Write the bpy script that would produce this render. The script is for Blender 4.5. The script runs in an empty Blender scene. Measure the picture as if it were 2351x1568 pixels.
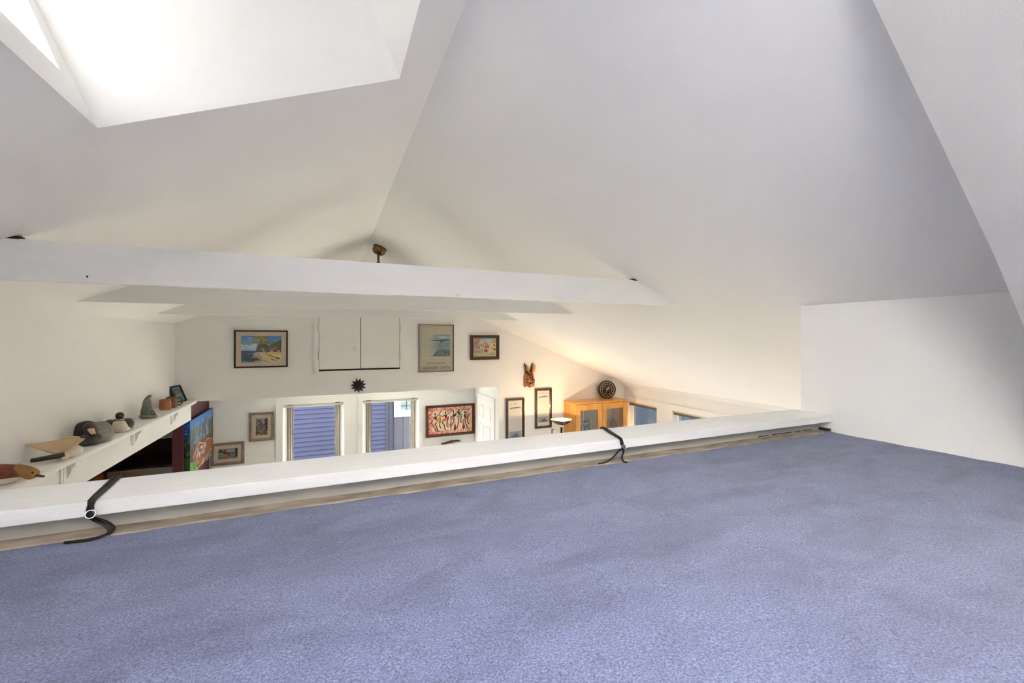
import bpy, bmesh, math, random
import numpy as np
from mathutils import Vector, Matrix, Euler
random.seed(7); rng = np.random.default_rng(7)
C = bpy.context.scene.collection
scene = bpy.context.scene
Z0 = 3.05                      # camera eye height above the main floor; all heights below are relative to the eye
YAW = math.atan2(418, 968.0)

# ------------------------------------------------------------------ camera, world, sun, exposure
cam_d = bpy.data.cameras.new('camera'); cam = bpy.data.objects.new('camera', cam_d); C.objects.link(cam)
cam.location = (0, 0, Z0); cam.rotation_euler = (math.pi/2, 0, -YAW)
cam_d.sensor_width = 36.0; cam_d.lens = 968.0/2351*36.0; cam_d.shift_y = -8.0/2351
cam_d.clip_start = 0.02; cam_d.clip_end = 200
scene.camera = cam

world = bpy.data.worlds.new('world'); scene.world = world; world.use_nodes = True
wn = world.node_tree.nodes; wl = world.node_tree.links
bgn = wn.get('Background') or wn.new('ShaderNodeBackground')
bgn.inputs['Color'].default_value = (0.985, 0.965, 0.895, 1); bgn.inputs['Strength'].default_value = 1.0

sun_d = bpy.data.lights.new('sun', 'SUN'); sun = bpy.data.objects.new('sun', sun_d); C.objects.link(sun)
SUN_EL = math.radians(40)
sdir = Vector((-math.cos(SUN_EL), -0.045, -math.sin(SUN_EL)))
sun.rotation_euler = sdir.to_track_quat('-Z', 'Y').to_euler(); sun.location = (20, 0, 20)
sun_d.energy = 20.0; sun_d.angle = math.radians(0.6); sun_d.color = (1.0, 0.97, 0.93)

scene.view_settings.view_transform = 'Standard'; scene.view_settings.look = 'None'
scene.view_settings.gamma = 1.0; scene.view_settings.use_curve_mapping = False
scene.view_settings.exposure = 5.55
cy = scene.cycles
cy.max_bounces = 10; cy.diffuse_bounces = 7; cy.glossy_bounces = 3; cy.transparent_max_bounces = 12; cy.transmission_bounces = 4
cy.caustics_reflective = False; cy.caustics_refractive = False; cy.use_denoising = True
cy.sample_clamp_indirect = 8.0

# ------------------------------------------------------------------ materials
def srgb(r, g, b):
    f = lambda c: (c/255/12.92) if c/255 <= 0.04045 else ((c/255+0.055)/1.055)**2.4
    return (f(r), f(g), f(b), 1.0)
MATS = {}
def mat(name, col, rough=0.6, metal=0.0, var=0.0, vscale=8.0, bump=0.0, bscale=60.0, stretch=None, spec=0.5, col2=None, emit=None, estr=0.0, coat=0.0, detail=4.0):
    m = bpy.data.materials.new(name); m.use_nodes = True
    nt = m.node_tree; n = nt.nodes; l = nt.links; p = n['Principled BSDF']
    p.inputs['Roughness'].default_value = rough; p.inputs['Metallic'].default_value = metal
    p.inputs['Specular IOR Level'].default_value = spec
    if coat: p.inputs['Coat Weight'].default_value = coat
    p.inputs['Base Color'].default_value = col
    tc = n.new('ShaderNodeTexCoord'); mp = n.new('ShaderNodeMapping'); l.new(tc.outputs['Object'], mp.inputs['Vector'])
    if stretch: mp.inputs['Scale'].default_value = stretch
    if var or col2:
        nz = n.new('ShaderNodeTexNoise'); nz.inputs['Scale'].default_value = vscale; nz.inputs['Detail'].default_value = detail
        l.new(mp.outputs['Vector'], nz.inputs['Vector'])
        rp = n.new('ShaderNodeValToRGB'); l.new(nz.outputs['Fac'], rp.inputs['Fac'])
        a = tuple(max(0, c*(1-var)) for c in col[:3])+(1,); b = col2 or tuple(min(1, c*(1+var)) for c in col[:3])+(1,)
        rp.color_ramp.elements[0].position = 0.36; rp.color_ramp.elements[1].position = 0.64
        rp.color_ramp.elements[0].color = a; rp.color_ramp.elements[1].color = b
        l.new(rp.outputs['Color'], p.inputs['Base Color'])
    if bump:
        nb = n.new('ShaderNodeTexNoise'); nb.inputs['Scale'].default_value = bscale; nb.inputs['Detail'].default_value = 3
        l.new(mp.outputs['Vector'], nb.inputs['Vector'])
        bp = n.new('ShaderNodeBump'); bp.inputs['Strength'].default_value = bump; bp.inputs['Distance'].default_value = 0.004
        l.new(nb.outputs['Fac'], bp.inputs['Height']); l.new(bp.outputs['Normal'], p.inputs['Normal'])
    if emit:
        p.inputs['Emission Color'].default_value = emit; p.inputs['Emission Strength'].default_value = estr
    MATS[name] = m
    return m
def glass_mat(name, tint=(0.97, 0.98, 0.98, 1), refl=0.06):
    m = bpy.data.materials.new(name); m.use_nodes = True
    nt = m.node_tree; n = nt.nodes; l = nt.links; n.remove(n['Principled BSDF'])
    t = n.new('ShaderNodeBsdfTransparent'); t.inputs['Color'].default_value = tint
    g = n.new('ShaderNodeBsdfGlossy'); g.inputs['Roughness'].default_value = 0.02
    lw = n.new('ShaderNodeLayerWeight'); lw.inputs['Blend'].default_value = 0.25
    ma = n.new('ShaderNodeMath'); ma.operation = 'MULTIPLY_ADD'; ma.inputs[1].default_value = 0.3; ma.inputs[2].default_value = refl
    l.new(lw.outputs['Fresnel'], ma.inputs[0])
    mx = n.new('ShaderNodeMixShader'); l.new(ma.outputs[0], mx.inputs['Fac']); l.new(t.outputs[0], mx.inputs[1]); l.new(g.outputs[0], mx.inputs[2])
    l.new(mx.outputs[0], n['Material Output'].inputs['Surface']); MATS[name] = m
    return m
def paint_mat(name, rough=0.55):
    m = bpy.data.materials.new(name); m.use_nodes = True
    n = m.node_tree.nodes; l = m.node_tree.links; p = n['Principled BSDF']; p.inputs['Roughness'].default_value = rough
    a = n.new('ShaderNodeAttribute'); a.attribute_name = 'Col'; l.new(a.outputs['Color'], p.inputs['Base Color'])
    MATS[name] = m
    return m

mat('wall', (0.84, 0.835, 0.826, 1), 0.75, var=0.012, vscale=1.6, bump=0.12, bscale=220)
mat('ceiling', (0.91, 0.904, 0.895, 1), 0.8, var=0.01, vscale=1.2, bump=0.10, bscale=180)
mat('trim', (0.84, 0.832, 0.815, 1), 0.45, var=0.01, vscale=5, bump=0.05, bscale=60)
mat('beam', (0.86, 0.85, 0.835, 1), 0.5, var=0.012, vscale=5, stretch=(0.6, 5, 9), bump=0.12, bscale=18)
mat('cap', (0.87, 0.865, 0.855, 1), 0.75, spec=0.25, var=0.02, vscale=6, stretch=(0.7, 9, 9), bump=0.25, bscale=14)
mat('panel_grey', srgb(176, 173, 166), 0.6, var=0.03, vscale=6)
mat('raw_edge', srgb(164, 150, 134), 0.9, var=0.25, vscale=30, stretch=(0.3, 1, 1))
mat('floor_main', srgb(200, 196, 190), 0.6, var=0.1, vscale=5, stretch=(1, 8, 1))
mat('exterior', (0.4, 0.4, 0.4, 1), 0.9, var=0.1, vscale=3)
mat('black_metal', srgb(22, 20, 20), 0.45, metal=0.3)
mat('black_frame', srgb(20, 16, 14), 0.35)
mat('dark_wood', srgb(62, 42, 30), 0.4, var=0.35, vscale=12, stretch=(1, 1, 6), coat=0.2)
mat('red_wood', srgb(88, 48, 30), 0.45, var=0.25, vscale=10)
mat('walnut', srgb(74, 50, 36), 0.3, var=0.25, vscale=10, coat=0.4)
mat('silver_frame', srgb(150, 138, 122), 0.35, metal=0.5, var=0.15, vscale=20)
mat('thin_frame', srgb(64, 52, 44), 0.4)
mat('mat_board', srgb(226, 206, 182), 0.8, var=0.03, vscale=20)
mat('mat_cream', srgb(228, 216, 200), 0.8, var=0.03, vscale=20)
paint_mat('print'); paint_mat('canvas_print', 0.4)
glass_mat('pane', (0.97, 0.98, 0.98, 1), 0.02); glass_mat('alcove_pane', (0.95, 0.96, 0.96, 1), 0.02); glass_mat('tinted_pane', (0.192, 0.193, 0.192, 1), 0.02); glass_mat('skylight_glass', (0.132, 0.132, 0.130, 1), 0.02); glass_mat('added_skylight_glass', (0.77, 0.768, 0.758, 1), 0.02); glass_mat('picture_glass', (0.98, 0.98, 0.98, 1), 0.03); glass_mat('cabinet_glass', (0.95, 0.97, 0.96, 1), 0.12)
mat('pine', srgb(218, 150, 66), 0.4, var=0.10, vscale=5, stretch=(5, 5, 0.8), coat=0.2, col2=srgb(226, 162, 80))
mat('orange_wood', srgb(176, 98, 30), 0.4, var=0.25, vscale=6, stretch=(5, 5, 0.7), coat=0.3)
mat('burgundy', srgb(84, 42, 46), 0.6, var=0.06, vscale=5)
mat('burgundy_dark', srgb(44, 24, 24), 0.7, var=0.08, vscale=5)
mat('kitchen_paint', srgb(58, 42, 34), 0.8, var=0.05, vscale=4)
mat('fridge_black', srgb(12, 12, 13), 0.3, bump=0.2, bscale=300)
mat('stainless', srgb(150, 148, 146), 0.28, metal=1.0, var=0.05, vscale=6, stretch=(1, 1, 40))
mat('brass', srgb(122, 96, 58), 0.28, metal=0.9, var=0.2, vscale=14)
mat('chrome', srgb(215, 213, 210), 0.15, metal=1.0)
mat('lamp_metal', srgb(96, 84, 78), 0.25, metal=0.9)
mat('lamp_inner', srgb(240, 222, 196), 0.5)
mat('bulb', (1, 0.9, 0.75, 1), 0.5, emit=(1.0, 0.80, 0.52, 1), estr=0.8)
mat('strap', srgb(28, 28, 30), 0.6, bump=0.3, bscale=400)
mat('mask_wood', srgb(176, 104, 52), 0.45, var=0.3, vscale=18, coat=0.2)
mat('mask_light', srgb(208, 142, 62), 0.45, var=0.2, vscale=18)
mat('mask_dark', srgb(58, 42, 34), 0.5, var=0.2, vscale=18)
mat('clock_rim', srgb(44, 30, 24), 0.3, var=0.15, vscale=10, coat=0.4)
mat('clock_face', srgb(66, 52, 46), 0.25, coat=0.3)
mat('clock_dark', srgb(48, 37, 34), 0.25, coat=0.3)
mat('clock_gold', srgb(214, 196, 168), 0.3, metal=0.4)
mat('duck_tan', srgb(196, 170, 132), 0.6, var=0.05, vscale=20)
mat('duck_white', srgb(214, 206, 190), 0.5, var=0.05, vscale=20)
mat('duck_dark', srgb(46, 42, 40), 0.4, var=0.15, vscale=20)
mat('duck_green', srgb(54, 60, 60), 0.35, var=0.15, vscale=20)
mat('duck_grey', srgb(132, 132, 122), 0.5, var=0.18, vscale=60)
mat('duck_brown', srgb(72, 46, 38), 0.4, var=0.2, vscale=20)
mat('duck_red', srgb(122, 58, 36), 0.4, var=0.35, vscale=14, stretch=(1, 4, 4))
mat('duck_ochre', srgb(158, 112, 58), 0.5, var=0.15, vscale=20)
mat('duck_cream', srgb(206, 186, 150), 0.5, var=0.05, vscale=20)
mat('soapstone', srgb(104, 110, 98), 0.3, var=0.25, vscale=14, coat=0.3)
mat('mug_orange', srgb(176, 112, 72), 0.5, var=0.15, vscale=14)
mat('mug_brown', srgb(122, 84, 66), 0.5, var=0.2, vscale=14)
mat('drift', srgb(84, 56, 44), 0.6, var=0.3, vscale=30, bump=0.4, bscale=60)
mat('slat', srgb(196, 192, 182), 0.5, var=0.03)
mat('slat_dark', srgb(128, 118, 104), 0.5, var=0.1, vscale=30)
mat('siding', srgb(20, 22, 36), 0.9, spec=0.08, var=0.06, vscale=6, bump=0.2, bscale=90)
mat('siding_trim', srgb(17, 18, 25), 0.9, spec=0.08, var=0.06, vscale=6)
mat('siding_grey', srgb(34, 34, 40), 0.9, spec=0.08, var=0.06, vscale=6)
mat('siding_right', srgb(112, 134, 160), 0.9, spec=0.08, var=0.04, vscale=6)
mat('white_vinyl', srgb(236, 238, 240), 0.5)
mat('far_glass', srgb(40, 50, 54), 0.5, var=0.3, vscale=5, spec=0.1)
mat('ground', srgb(70, 72, 66), 0.95, var=0.2, vscale=2)
mat('hole', srgb(52, 34, 22), 0.9)
mat('yellow', srgb(226, 204, 70), 0.5)

def carpet_mat():
    m = bpy.data.materials.new('carpet'); m.use_nodes = True
    nt = m.node_tree; n = nt.nodes; l = nt.links; p = n['Principled BSDF']
    p.inputs['Roughness'].default_value = 0.95; p.inputs['Specular IOR Level'].default_value = 0.1
    p.inputs['Sheen Weight'].default_value = 0.25; p.inputs['Sheen Roughness'].default_value = 0.6
    tc = n.new('ShaderNodeTexCoord')
    def noise(scale, detail=2, rough=0.5, st=None, dist=0):
        t = n.new('ShaderNodeTexNoise'); t.inputs['Scale'].default_value = scale; t.inputs['Detail'].default_value = detail; t.inputs['Roughness'].default_value = rough; t.inputs['Distortion'].default_value = dist
        if st:
            mp = n.new('ShaderNodeMapping'); mp.inputs['Scale'].default_value = st[0]; mp.inputs['Rotation'].default_value = (0, 0, st[1]); l.new(tc.outputs['Object'], mp.inputs['Vector']); l.new(mp.outputs['Vector'], t.inputs['Vector'])
        else: l.new(tc.outputs['Object'], t.inputs['Vector'])
        return t
    fine = noise(260, 4, 0.8); big = noise(3.2, 4, 0.6, ((1, 2.2, 1), 0.5), 0.6); mid = noise(14, 3, 0.6)
    r1 = n.new('ShaderNodeValToRGB'); l.new(fine.outputs['Fac'], r1.inputs['Fac'])
    r1.color_ramp.elements[0].position = 0.34; r1.color_ramp.elements[0].color = srgb(52, 57, 86)
    r1.color_ramp.elements[1].position = 0.66; r1.color_ramp.elements[1].color = srgb(136, 145, 186)
    e = r1.color_ramp.elements.new(0.5); e.color = srgb(96, 105, 144)
    r2 = n.new('ShaderNodeValToRGB'); l.new(big.outputs['Fac'], r2.inputs['Fac'])
    r2.color_ramp.elements[0].position = 0.30; r2.color_ramp.elements[0].color = (0.62, 0.62, 0.68, 1)
    r2.color_ramp.elements[1].position = 0.56; r2.color_ramp.elements[1].color = (1, 1, 1, 1)
    r3 = n.new('ShaderNodeValToRGB'); l.new(mid.outputs['Fac'], r3.inputs['Fac'])
    r3.color_ramp.elements[0].position = 0.3; r3.color_ramp.elements[0].color = (0.86, 0.86, 0.88, 1)
    r3.color_ramp.elements[1].position = 0.6; r3.color_ramp.elements[1].color = (1, 1, 1, 1)
    m1 = n.new('ShaderNodeMix'); m1.data_type = 'RGBA'; m1.blend_type = 'MULTIPLY'; m1.inputs['Factor'].default_value = 1
    l.new(r1.outputs['Color'], m1.inputs[6]); l.new(r2.outputs['Color'], m1.inputs[7])
    m2 = n.new('ShaderNodeMix'); m2.data_type = 'RGBA'; m2.blend_type = 'MULTIPLY'; m2.inputs['Factor'].default_value = 1
    l.new(m1.outputs[2], m2.inputs[6]); l.new(r3.outputs['Color'], m2.inputs[7])
    l.new(m2.outputs[2], p.inputs['Base Color'])
    b = n.new('ShaderNodeBump'); b.inputs['Strength'].default_value = 0.45; b.inputs['Distance'].default_value = 0.004
    l.new(fine.outputs['Fac'], b.inputs['Height']); l.new(b.outputs['Normal'], p.inputs['Normal'])
    MATS['carpet'] = m
carpet_mat()

# ------------------------------------------------------------------ mesh helpers (coordinates relative to the eye)
def BM(): return bmesh.new()
def box(bm, x0, x1, y0, y1, z0, z1, M=None):
    vs = [Vector((x, y, z)) for x in (x0, x1) for y in (y0, y1) for z in (z0, z1)]
    if M is not None: vs = [M @ v for v in vs]
    v = [bm.verts.new(p) for p in vs]
    for f in ((0, 1, 3, 2), (4, 6, 7, 5), (0, 4, 5, 1), (2, 3, 7, 6), (0, 2, 6, 4), (1, 5, 7, 3)): bm.faces.new([v[i] for i in f])
    return bm
def hexa(bm, a, b):
    """prism between two equal-length loops of points"""
    va = [bm.verts.new(p) for p in a]; vb = [bm.verts.new(p) for p in b]; n = len(a)
    bm.faces.new(va[::-1]); bm.faces.new(vb)
    for i in range(n): bm.faces.new((va[i], va[(i+1) % n], vb[(i+1) % n], vb[i]))
    return bm
def prism(bm, poly, axis, a, b, M=None):
    """poly: 2-D points in the plane perpendicular to axis"""
    def P(q, t):
        v = {'x': (t, q[0], q[1]), 'y': (q[0], t, q[1]), 'z': (q[0], q[1], t)}[axis]
        v = Vector(v)
        return M @ v if M is not None else v
    return hexa(bm, [P(q, a) for q in poly], [P(q, b) for q in poly])
def lathe(bm, prof, n=24, M=None, closed=False):
    rings = []
    for r, z in prof:
        rings.append([bm.verts.new((M @ Vector((r*math.cos(2*math.pi*k/n), r*math.sin(2*math.pi*k/n), z))) if M is not None else (r*math.cos(2*math.pi*k/n), r*math.sin(2*math.pi*k/n), z)) for k in range(n)])
    for i in range(len(rings)-1):
        for k in range(n): 
            f = bm.faces.new((rings[i][k], rings[i][(k+1) % n], rings[i+1][(k+1) % n], rings[i+1][k])); f.smooth = True
    if closed:
        for k in range(n):
            f = bm.faces.new((rings[-1][k], rings[-1][(k+1) % n], rings[0][(k+1) % n], rings[0][k])); f.smooth = True
    else:
        if prof[0][0] > 1e-6: bm.faces.new(rings[0][::-1])
        if prof[-1][0] > 1e-6: bm.faces.new(rings[-1])
    return bm
def tube(bm, pts, r, n=8, flat=1.0, M=None):
    pts = [Vector(p) for p in pts]
    if len(pts) > 2:                       # catmull-rom smoothing
        q = []
        for i in range(len(pts)-1):
            p0 = pts[max(0, i-1)]; p1 = pts[i]; p2 = pts[i+1]; p3 = pts[min(len(pts)-1, i+2)]
            for s in range(5):
                t = s/5; q.append(0.5*((2*p1)+(p2-p0)*t+(2*p0-5*p1+4*p2-p3)*t*t+(3*p1-p0-3*p2+p3)*t**3))
        q.append(pts[-1]); pts = q
    rings = []
    up = Vector((0.13, 0.2, 0.97))
    for i, p in enumerate(pts):
        d = (pts[min(i+1, len(pts)-1)]-pts[max(i-1, 0)]).normalized()
        a = d.cross(up); a = a.normalized() if a.length > 1e-4 else Vector((1, 0, 0)); b = d.cross(a)
        rr = r(i/(len(pts)-1)) if callable(r) else r
        ring = []
        for k in range(n):
            v = p+a*rr*math.cos(2*math.pi*k/n)+b*rr*flat*math.sin(2*math.pi*k/n)
            ring.append(bm.verts.new(M @ v if M is not None else v))
        rings.append(ring)
    for i in range(len(rings)-1):
        for k in range(n):
            f = bm.faces.new((rings[i][k], rings[i][(k+1) % n], rings[i+1][(k+1) % n], rings[i+1][k])); f.smooth = True
    bm.faces.new(rings[0][::-1]); bm.faces.new(rings[-1])
    return bm
def blob(bm, c, r, M=None, nu=20, nv=12, fn=None):
    """ellipsoid of radii r at c; fn warps the unit-sphere point"""
    rows = []
    for i in range(nv+1):
        th = math.pi*i/nv; row = []
        for k in range(nu):
            ph = 2*math.pi*k/nu; p = Vector((math.sin(th)*math.cos(ph), math.sin(th)*math.sin(ph), math.cos(th)))
            if fn: p = Vector(fn(p))
            v = Vector((c[0]+r[0]*p[0], c[1]+r[1]*p[1], c[2]+r[2]*p[2]))
            row.append(bm.verts.new(M @ v if M is not None else v))
            if i in (0, nv): break
        rows.append(row)
    for i in range(nv):
        a, b = rows[i], rows[i+1]
        for k in range(nu):
            k2 = (k+1) % nu
            if len(a) == 1: f = bm.faces.new((a[0], b[k], b[k2]))
            elif len(b) == 1: f = bm.faces.new((a[k], b[0], a[k2]))
            else: f = bm.faces.new((a[k], b[k], b[k2], a[k2]))
            f.smooth = True
    return bm
def bevel(bm, w, seg=1):
    bmesh.ops.bevel(bm, geom=list(bm.edges), offset=w, segments=seg, affect='EDGES', clamp_overlap=True, profile=0.7)
    return bm
def torus(bm, R, r, M=None, n=32, m=10):
    return lathe(bm, [(R+r*math.cos(2*math.pi*k/m), r*math.sin(2*math.pi*k/m)) for k in range(m)], n, M, closed=True)

ORG = {}
def mesh_obj(name, bm, m, parent=None, origin=None):
    me = bpy.data.meshes.new(name)
    bmesh.ops.recalc_face_normals(bm, faces=bm.faces)
    o_ = Vector(origin) if origin is not None else (ORG[parent.name] if parent is not None else Vector((0, 0, 0)))
    bmesh.ops.translate(bm, verts=bm.verts, vec=-o_)
    bm.to_mesh(me); bm.free()
    o = bpy.data.objects.new(name, me); C.objects.link(o)
    me.materials.append(MATS[m])
    if parent is not None: o.parent = parent; ORG[o.name] = ORG[parent.name]
    else: o.location = (o_[0], o_[1], o_[2]+Z0); ORG[o.name] = o_
    return o
def tag(o, label=None, cat=None, group=None, kind=None):
    if label: o['label'] = label
    if cat: o['category'] = cat
    if group: o['group'] = group
    if kind: o['kind'] = kind
    return o
def thing(name, label, cat, origin, group=None):
    o = bpy.data.objects.new(name, None); C.objects.link(o); o.empty_display_size = 0.05
    o.location = (origin[0], origin[1], origin[2]+Z0); ORG[o.name] = Vector(origin)
    return tag(o, label, cat, group)
def struct(name, bm, m, label, cat='wall'):
    return tag(mesh_obj(name, bm, m), label, cat, kind='structure')
def B(*a): return box(BM(), *a)

# ------------------------------------------------------------------ key dimensions
YF, YB = 6.25, 7.46            # upper gable wall, alcove back wall
XL, XR = -1.706, 4.93          # left wall, right eave wall
RX, RZ, S = 0.383, 1.031, 0.41 # ridge and roof pitch
XK, YK = 2.454, 1.545          # knee wall
YN = -1.25                     # wall behind the camera
ZF = -3.05; ZC = -0.5          # main floor, loft carpet
ZS = -0.775                    # alcove ceiling
XA = 2.468                     # alcove right wall
zr = lambda x: RZ-S*(x-RX)     # right slope
zl = lambda x: RZ-S*(RX-x)     # left slope

# ------------------------------------------------------------------ structure
T = 0.36; nx, nz = S/math.hypot(1, S), 1/math.hypot(1, S)
def slope_slab(bm, side, xa, xb, ya, yb, t=T):
    z = zr if side > 0 else zl
    dx, dz = side*nx*t, nz*t
    lo = [(xa, z(xa)), (xb, z(xb))]; 
    poly = [lo[0], lo[1], (lo[1][0]+dx, lo[1][1]+dz), (lo[0][0]+dx, lo[0][1]+dz)]
    return prism(bm, poly, 'y', ya, yb)
bm = slope_slab(BM(), 1, RX, XR+0.35, YN-0.1, YF+0.15)
prism(bm, [(RX, RZ), (RX+nx*T, RZ+nz*T), (RX, RZ+nz*T+0.2), (RX-nx*T, RZ+nz*T)], 'y', YN-0.1, YF+0.15)
struct('ceiling_right', bm, 'ceiling', 'long white sloped ceiling falling from the ridge to the eave windows', 'ceiling')
SX0, SX1 = -0.627, 0.239
SKY = [(0.20, 1.62), (-0.90, 0.00)]          # the skylight in view, and an unseen one added to light the loft
bm = slope_slab(BM(), -1, XL-0.15, SX0, YN-0.1, YF+0.15); slope_slab(bm, -1, SX1, RX, YN-0.1, YF+0.15)
for ya, yb in ((YN-0.1, SKY[1][0]), (SKY[1][1], SKY[0][0]), (SKY[0][1], YF+0.15)): slope_slab(bm, -1, SX0, SX1, ya, yb)
struct('ceiling_left', bm, 'ceiling', 'white sloped ceiling pierced by the skylight shaft', 'ceiling')

def onslope(x, y, d): return Vector((x-nx*d, y, zl(x)+nz*d))
def slab_local(bm, x0, x1, y0, y1, d0, d1):
    a = [onslope(x0, y0, d0), onslope(x1, y0, d0), onslope(x1, y1, d0), onslope(x0, y1, d0)]
    b = [onslope(x0, y0, d1), onslope(x1, y0, d1), onslope(x1, y1, d1), onslope(x0, y1, d1)]
    return hexa(bm, a, b)
for i, (SY0, SY1) in enumerate(SKY):
    sk = bpy.data.objects.new(('window_1', 'window_7')[i], None); C.objects.link(sk); sk.location = (0, 0, Z0); ORG[sk.name] = Vector((0, 0, 0))
    tag(sk, ('skylight window set at the top of the deep white shaft', 'added unseen skylight that lights the back of the loft')[i], 'skylight', kind='structure')
    for (a0, a1, b0, b1) in ((SX0-.05, SX0+0.01, SY0-.05, SY1+.05), (SX1-0.01, SX1+.05, SY0-.05, SY1+.05), (SX0+0.01, SX1-0.01, SY0-.05, SY0+.05), (SX0+0.01, SX1-0.01, SY1-0.045, SY1+.05)):
        mesh_obj('skylight_frame', slab_local(BM(), a0, a1, b0, b1, T+0.004, T+0.06), 'trim', sk)
    mesh_obj(('skylight_pane', 'added_skylight_pane')[i], slab_local(BM(), SX0, SX1, SY0, SY1, T+0.064, T+0.070), ('skylight_glass', 'added_skylight_glass')[i], sk)

# left wall above the shelf, gable walls
LW = XL-0.15
struct('wall_left', prism(BM(), [(XL, -0.80), (XL, zl(XL)), (LW, zl(LW)), (LW, -0.80)], 'y', YN, YF), 'wall', 'plain white side wall above the long duck shelf')
struct('wall_left_loft', B(LW, XL, YN, 1.2, ZF, -0.80), 'wall', 'white side wall below the loft edge')
bm = prism(BM(), [(XL-.1, ZS), (XA, ZS), (XA, zr(XA)+.02), (RX, RZ+.02), (XL-.1, zl(XL-.1)+.02)], 'y', YF, YF+0.14)
prism(bm, [(XA, ZF), (XR+.1, ZF), (XR+.1, zr(XR+.1)+.02), (XA, zr(XA)+.02)], 'y', YF, YF+0.14)
struct('wall_far', bm, 'wall', 'white gable wall hung with pictures around the attic hatch')
struct('wall_behind', prism(BM(), [(XL-.1, ZF), (XR+.1, ZF), (XR+.1, zr(XR+.1)), (RX, RZ+.02), (XL-.1, zl(XL-.1))], 'y', YN-0.12, YN), 'wall', 'white gable wall at the back of the loft')
struct('ceiling_alcove', B(XL-2.0, XA+.1, YF+0.14, YB+.12, ZS, ZS+.12), 'ceiling', 'flat white ceiling of the window alcove', 'ceiling')
# right knee wall and its return
struct('wall_knee', B(XK, XK+0.1, YN, YK, ZF, zr(XK)+.01), 'wall', 'low white knee wall at the edge of the blue carpet')
struct('wall_return', prism(BM(), [(XK+.1, ZF), (XR+.1, ZF), (XR+.1, zr(XR+.1)), (XK+.1, zr(XK+.1))], 'y', YK-0.1, YK), 'wall', 'white wall closing the attic space beside the loft')
# boxed sloping bulkhead near the camera, at the right of the loft
bx = [(0.862, zr(0.862)), (1.560, 0.208), (2.24, ZC), (XK, ZC), (XK, zr(XK))]
by = [(0.39, zr(0.39)), (1.330, 0.179), (2.01, ZC), (XK, ZC), (XK, zr(XK))]
struct('wall_bulkhead', hexa(BM(), [(x, 0.27, z) for x, z in by], [(x, 0.50, z) for x, z in bx]), 'wall', 'steep boxed white bulkhead between loft ceiling and knee wall')

# main floor, loft slab and carpet
struct('floor', B(-3.4, XR+.1, YN-.1, YB+.1, ZF-.1, ZF), 'floor_main', 'pale wooden main floor below the loft', 'floor')
struct('floor_loft', B(XL, XK, YN, 1.50, ZC-.26, ZC-.006), 'panel_grey', 'loft floor deck under the carpet', 'floor')
bm = BM()
gx, gy = 60, 34
vv = [[bm.verts.new((XL+(XK-XL)*i/gx, YN+(1.384+0.004*math.sin(i*1.7)+0.003*math.sin(i*0.6)-YN)*j/gy, ZC+0.0025*math.sin(i*2.1+j)*math.sin(j*1.3))) for j in range(gy+1)] for i in range(gx+1)]
for i in range(gx):
    for j in range(gy):
        f = bm.faces.new((vv[i][j], vv[i+1][j], vv[i+1][j+1], vv[i][j+1])); f.smooth = True
struct('floor_carpet', bm, 'carpet', 'mottled blue grey pile carpet covering the loft', 'carpet')

# loft rail : cap boards, kick panel, carpet edge strip
rail = thing('loft_rail', 'low white rail with a wide flat cap along the loft edge', 'railing', (0.37, 1.46, ZC))
def cap_piece(x0, x1): return bevel(B(x0, x1, 1.386, 1.586, -0.446, -0.409), 0.004, 2)
mesh_obj('cap_board', cap_piece(XL, 2.262), 'cap', rail)
mesh_obj('cap_board', cap_piece(2.265, XK-.001), 'cap', rail)
mesh_obj('kick_panel', B(XL, XK-0.03, 1.435, 1.52, ZC+.002, -0.446), 'panel_grey', rail)
bm = BM(); N = 60
for i in range(N):
    x0 = XL+(XK-0.005-XL)*i/N; x1 = XL+(XK-0.005-XL)*(i+1)/N
    hexa(bm, [(x0, 1.382, ZC-.004), (x0, 1.436, ZC-.004), (x0, 1.436, ZC+.006+.001*math.sin(i*.9)), (x0, 1.388, ZC+.0025+.0015*math.sin(i*1.3))],
         [(x1, 1.382, ZC-.004), (x1, 1.436, ZC-.004), (x1, 1.436, ZC+.006+.001*math.sin((i+1)*.9)), (x1, 1.388, ZC+.0025+.0015*math.sin((i+1)*1.3))])
mesh_obj('edge_strip', bm, 'raw_edge', rail)
mesh_obj('rubber_end', B(XK-0.03, XK-.001, 1.39, 1.44, ZC+.006, ZC+.016), 'strap', rail)
bm = BM()
for x0, x1 in ((1.95, 2.02), (2.05, 2.20), (2.23, 2.27), (2.29, 2.36)): box(bm, x0, x1, 1.432, 1.436, ZC+.010, ZC+.013)
mesh_obj('gap_line', bm, 'hole', rail)
struct('trim_1', B(XL, XK, 1.521, 1.57, ZC-.28, ZC+.01), 'trim', 'white fascia board on the open side of the loft', 'trim')

# tie beams
def beam(y, label, zb, zt, extra=False):
    b = thing('tie_beam', label, 'beam', (0.4, y, zb))
    e = 0.02
    xb_r = RX+(RZ-zb)/S; xt_r = RX+(RZ-zt)/S; xb_l = RX-(RZ-zb)/S; xt_l = RX-(RZ-zt)/S
    poly = [(xb_l-e, zb), (xb_r+e, zb), (xt_r+e, zt), (xt_l-e, zt)]
    mesh_obj('beam_board', prism(BM(), poly, 'y', y, y+0.038), 'beam', b)
    if extra:
        mesh_obj('notch', B(xt_r-0.035, xt_r+0.01, y-0.003, y+0.036, zt-.002, zt+.008), 'hole', b)
        mesh_obj('notch', B(xt_l-0.005, xt_l+0.035, y-0.003, y+0.036, zt-.002, zt+.010), 'hole', b)
        mesh_obj('pin', B(0.66, 0.668, y-.004, y, zb+.006, zb+.020), 'yellow', b)
        mesh_obj('nail', B(-0.93, -0.926, y-.004, y, zb+.022, zb+.030), 'hole', b)
    return b
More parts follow.
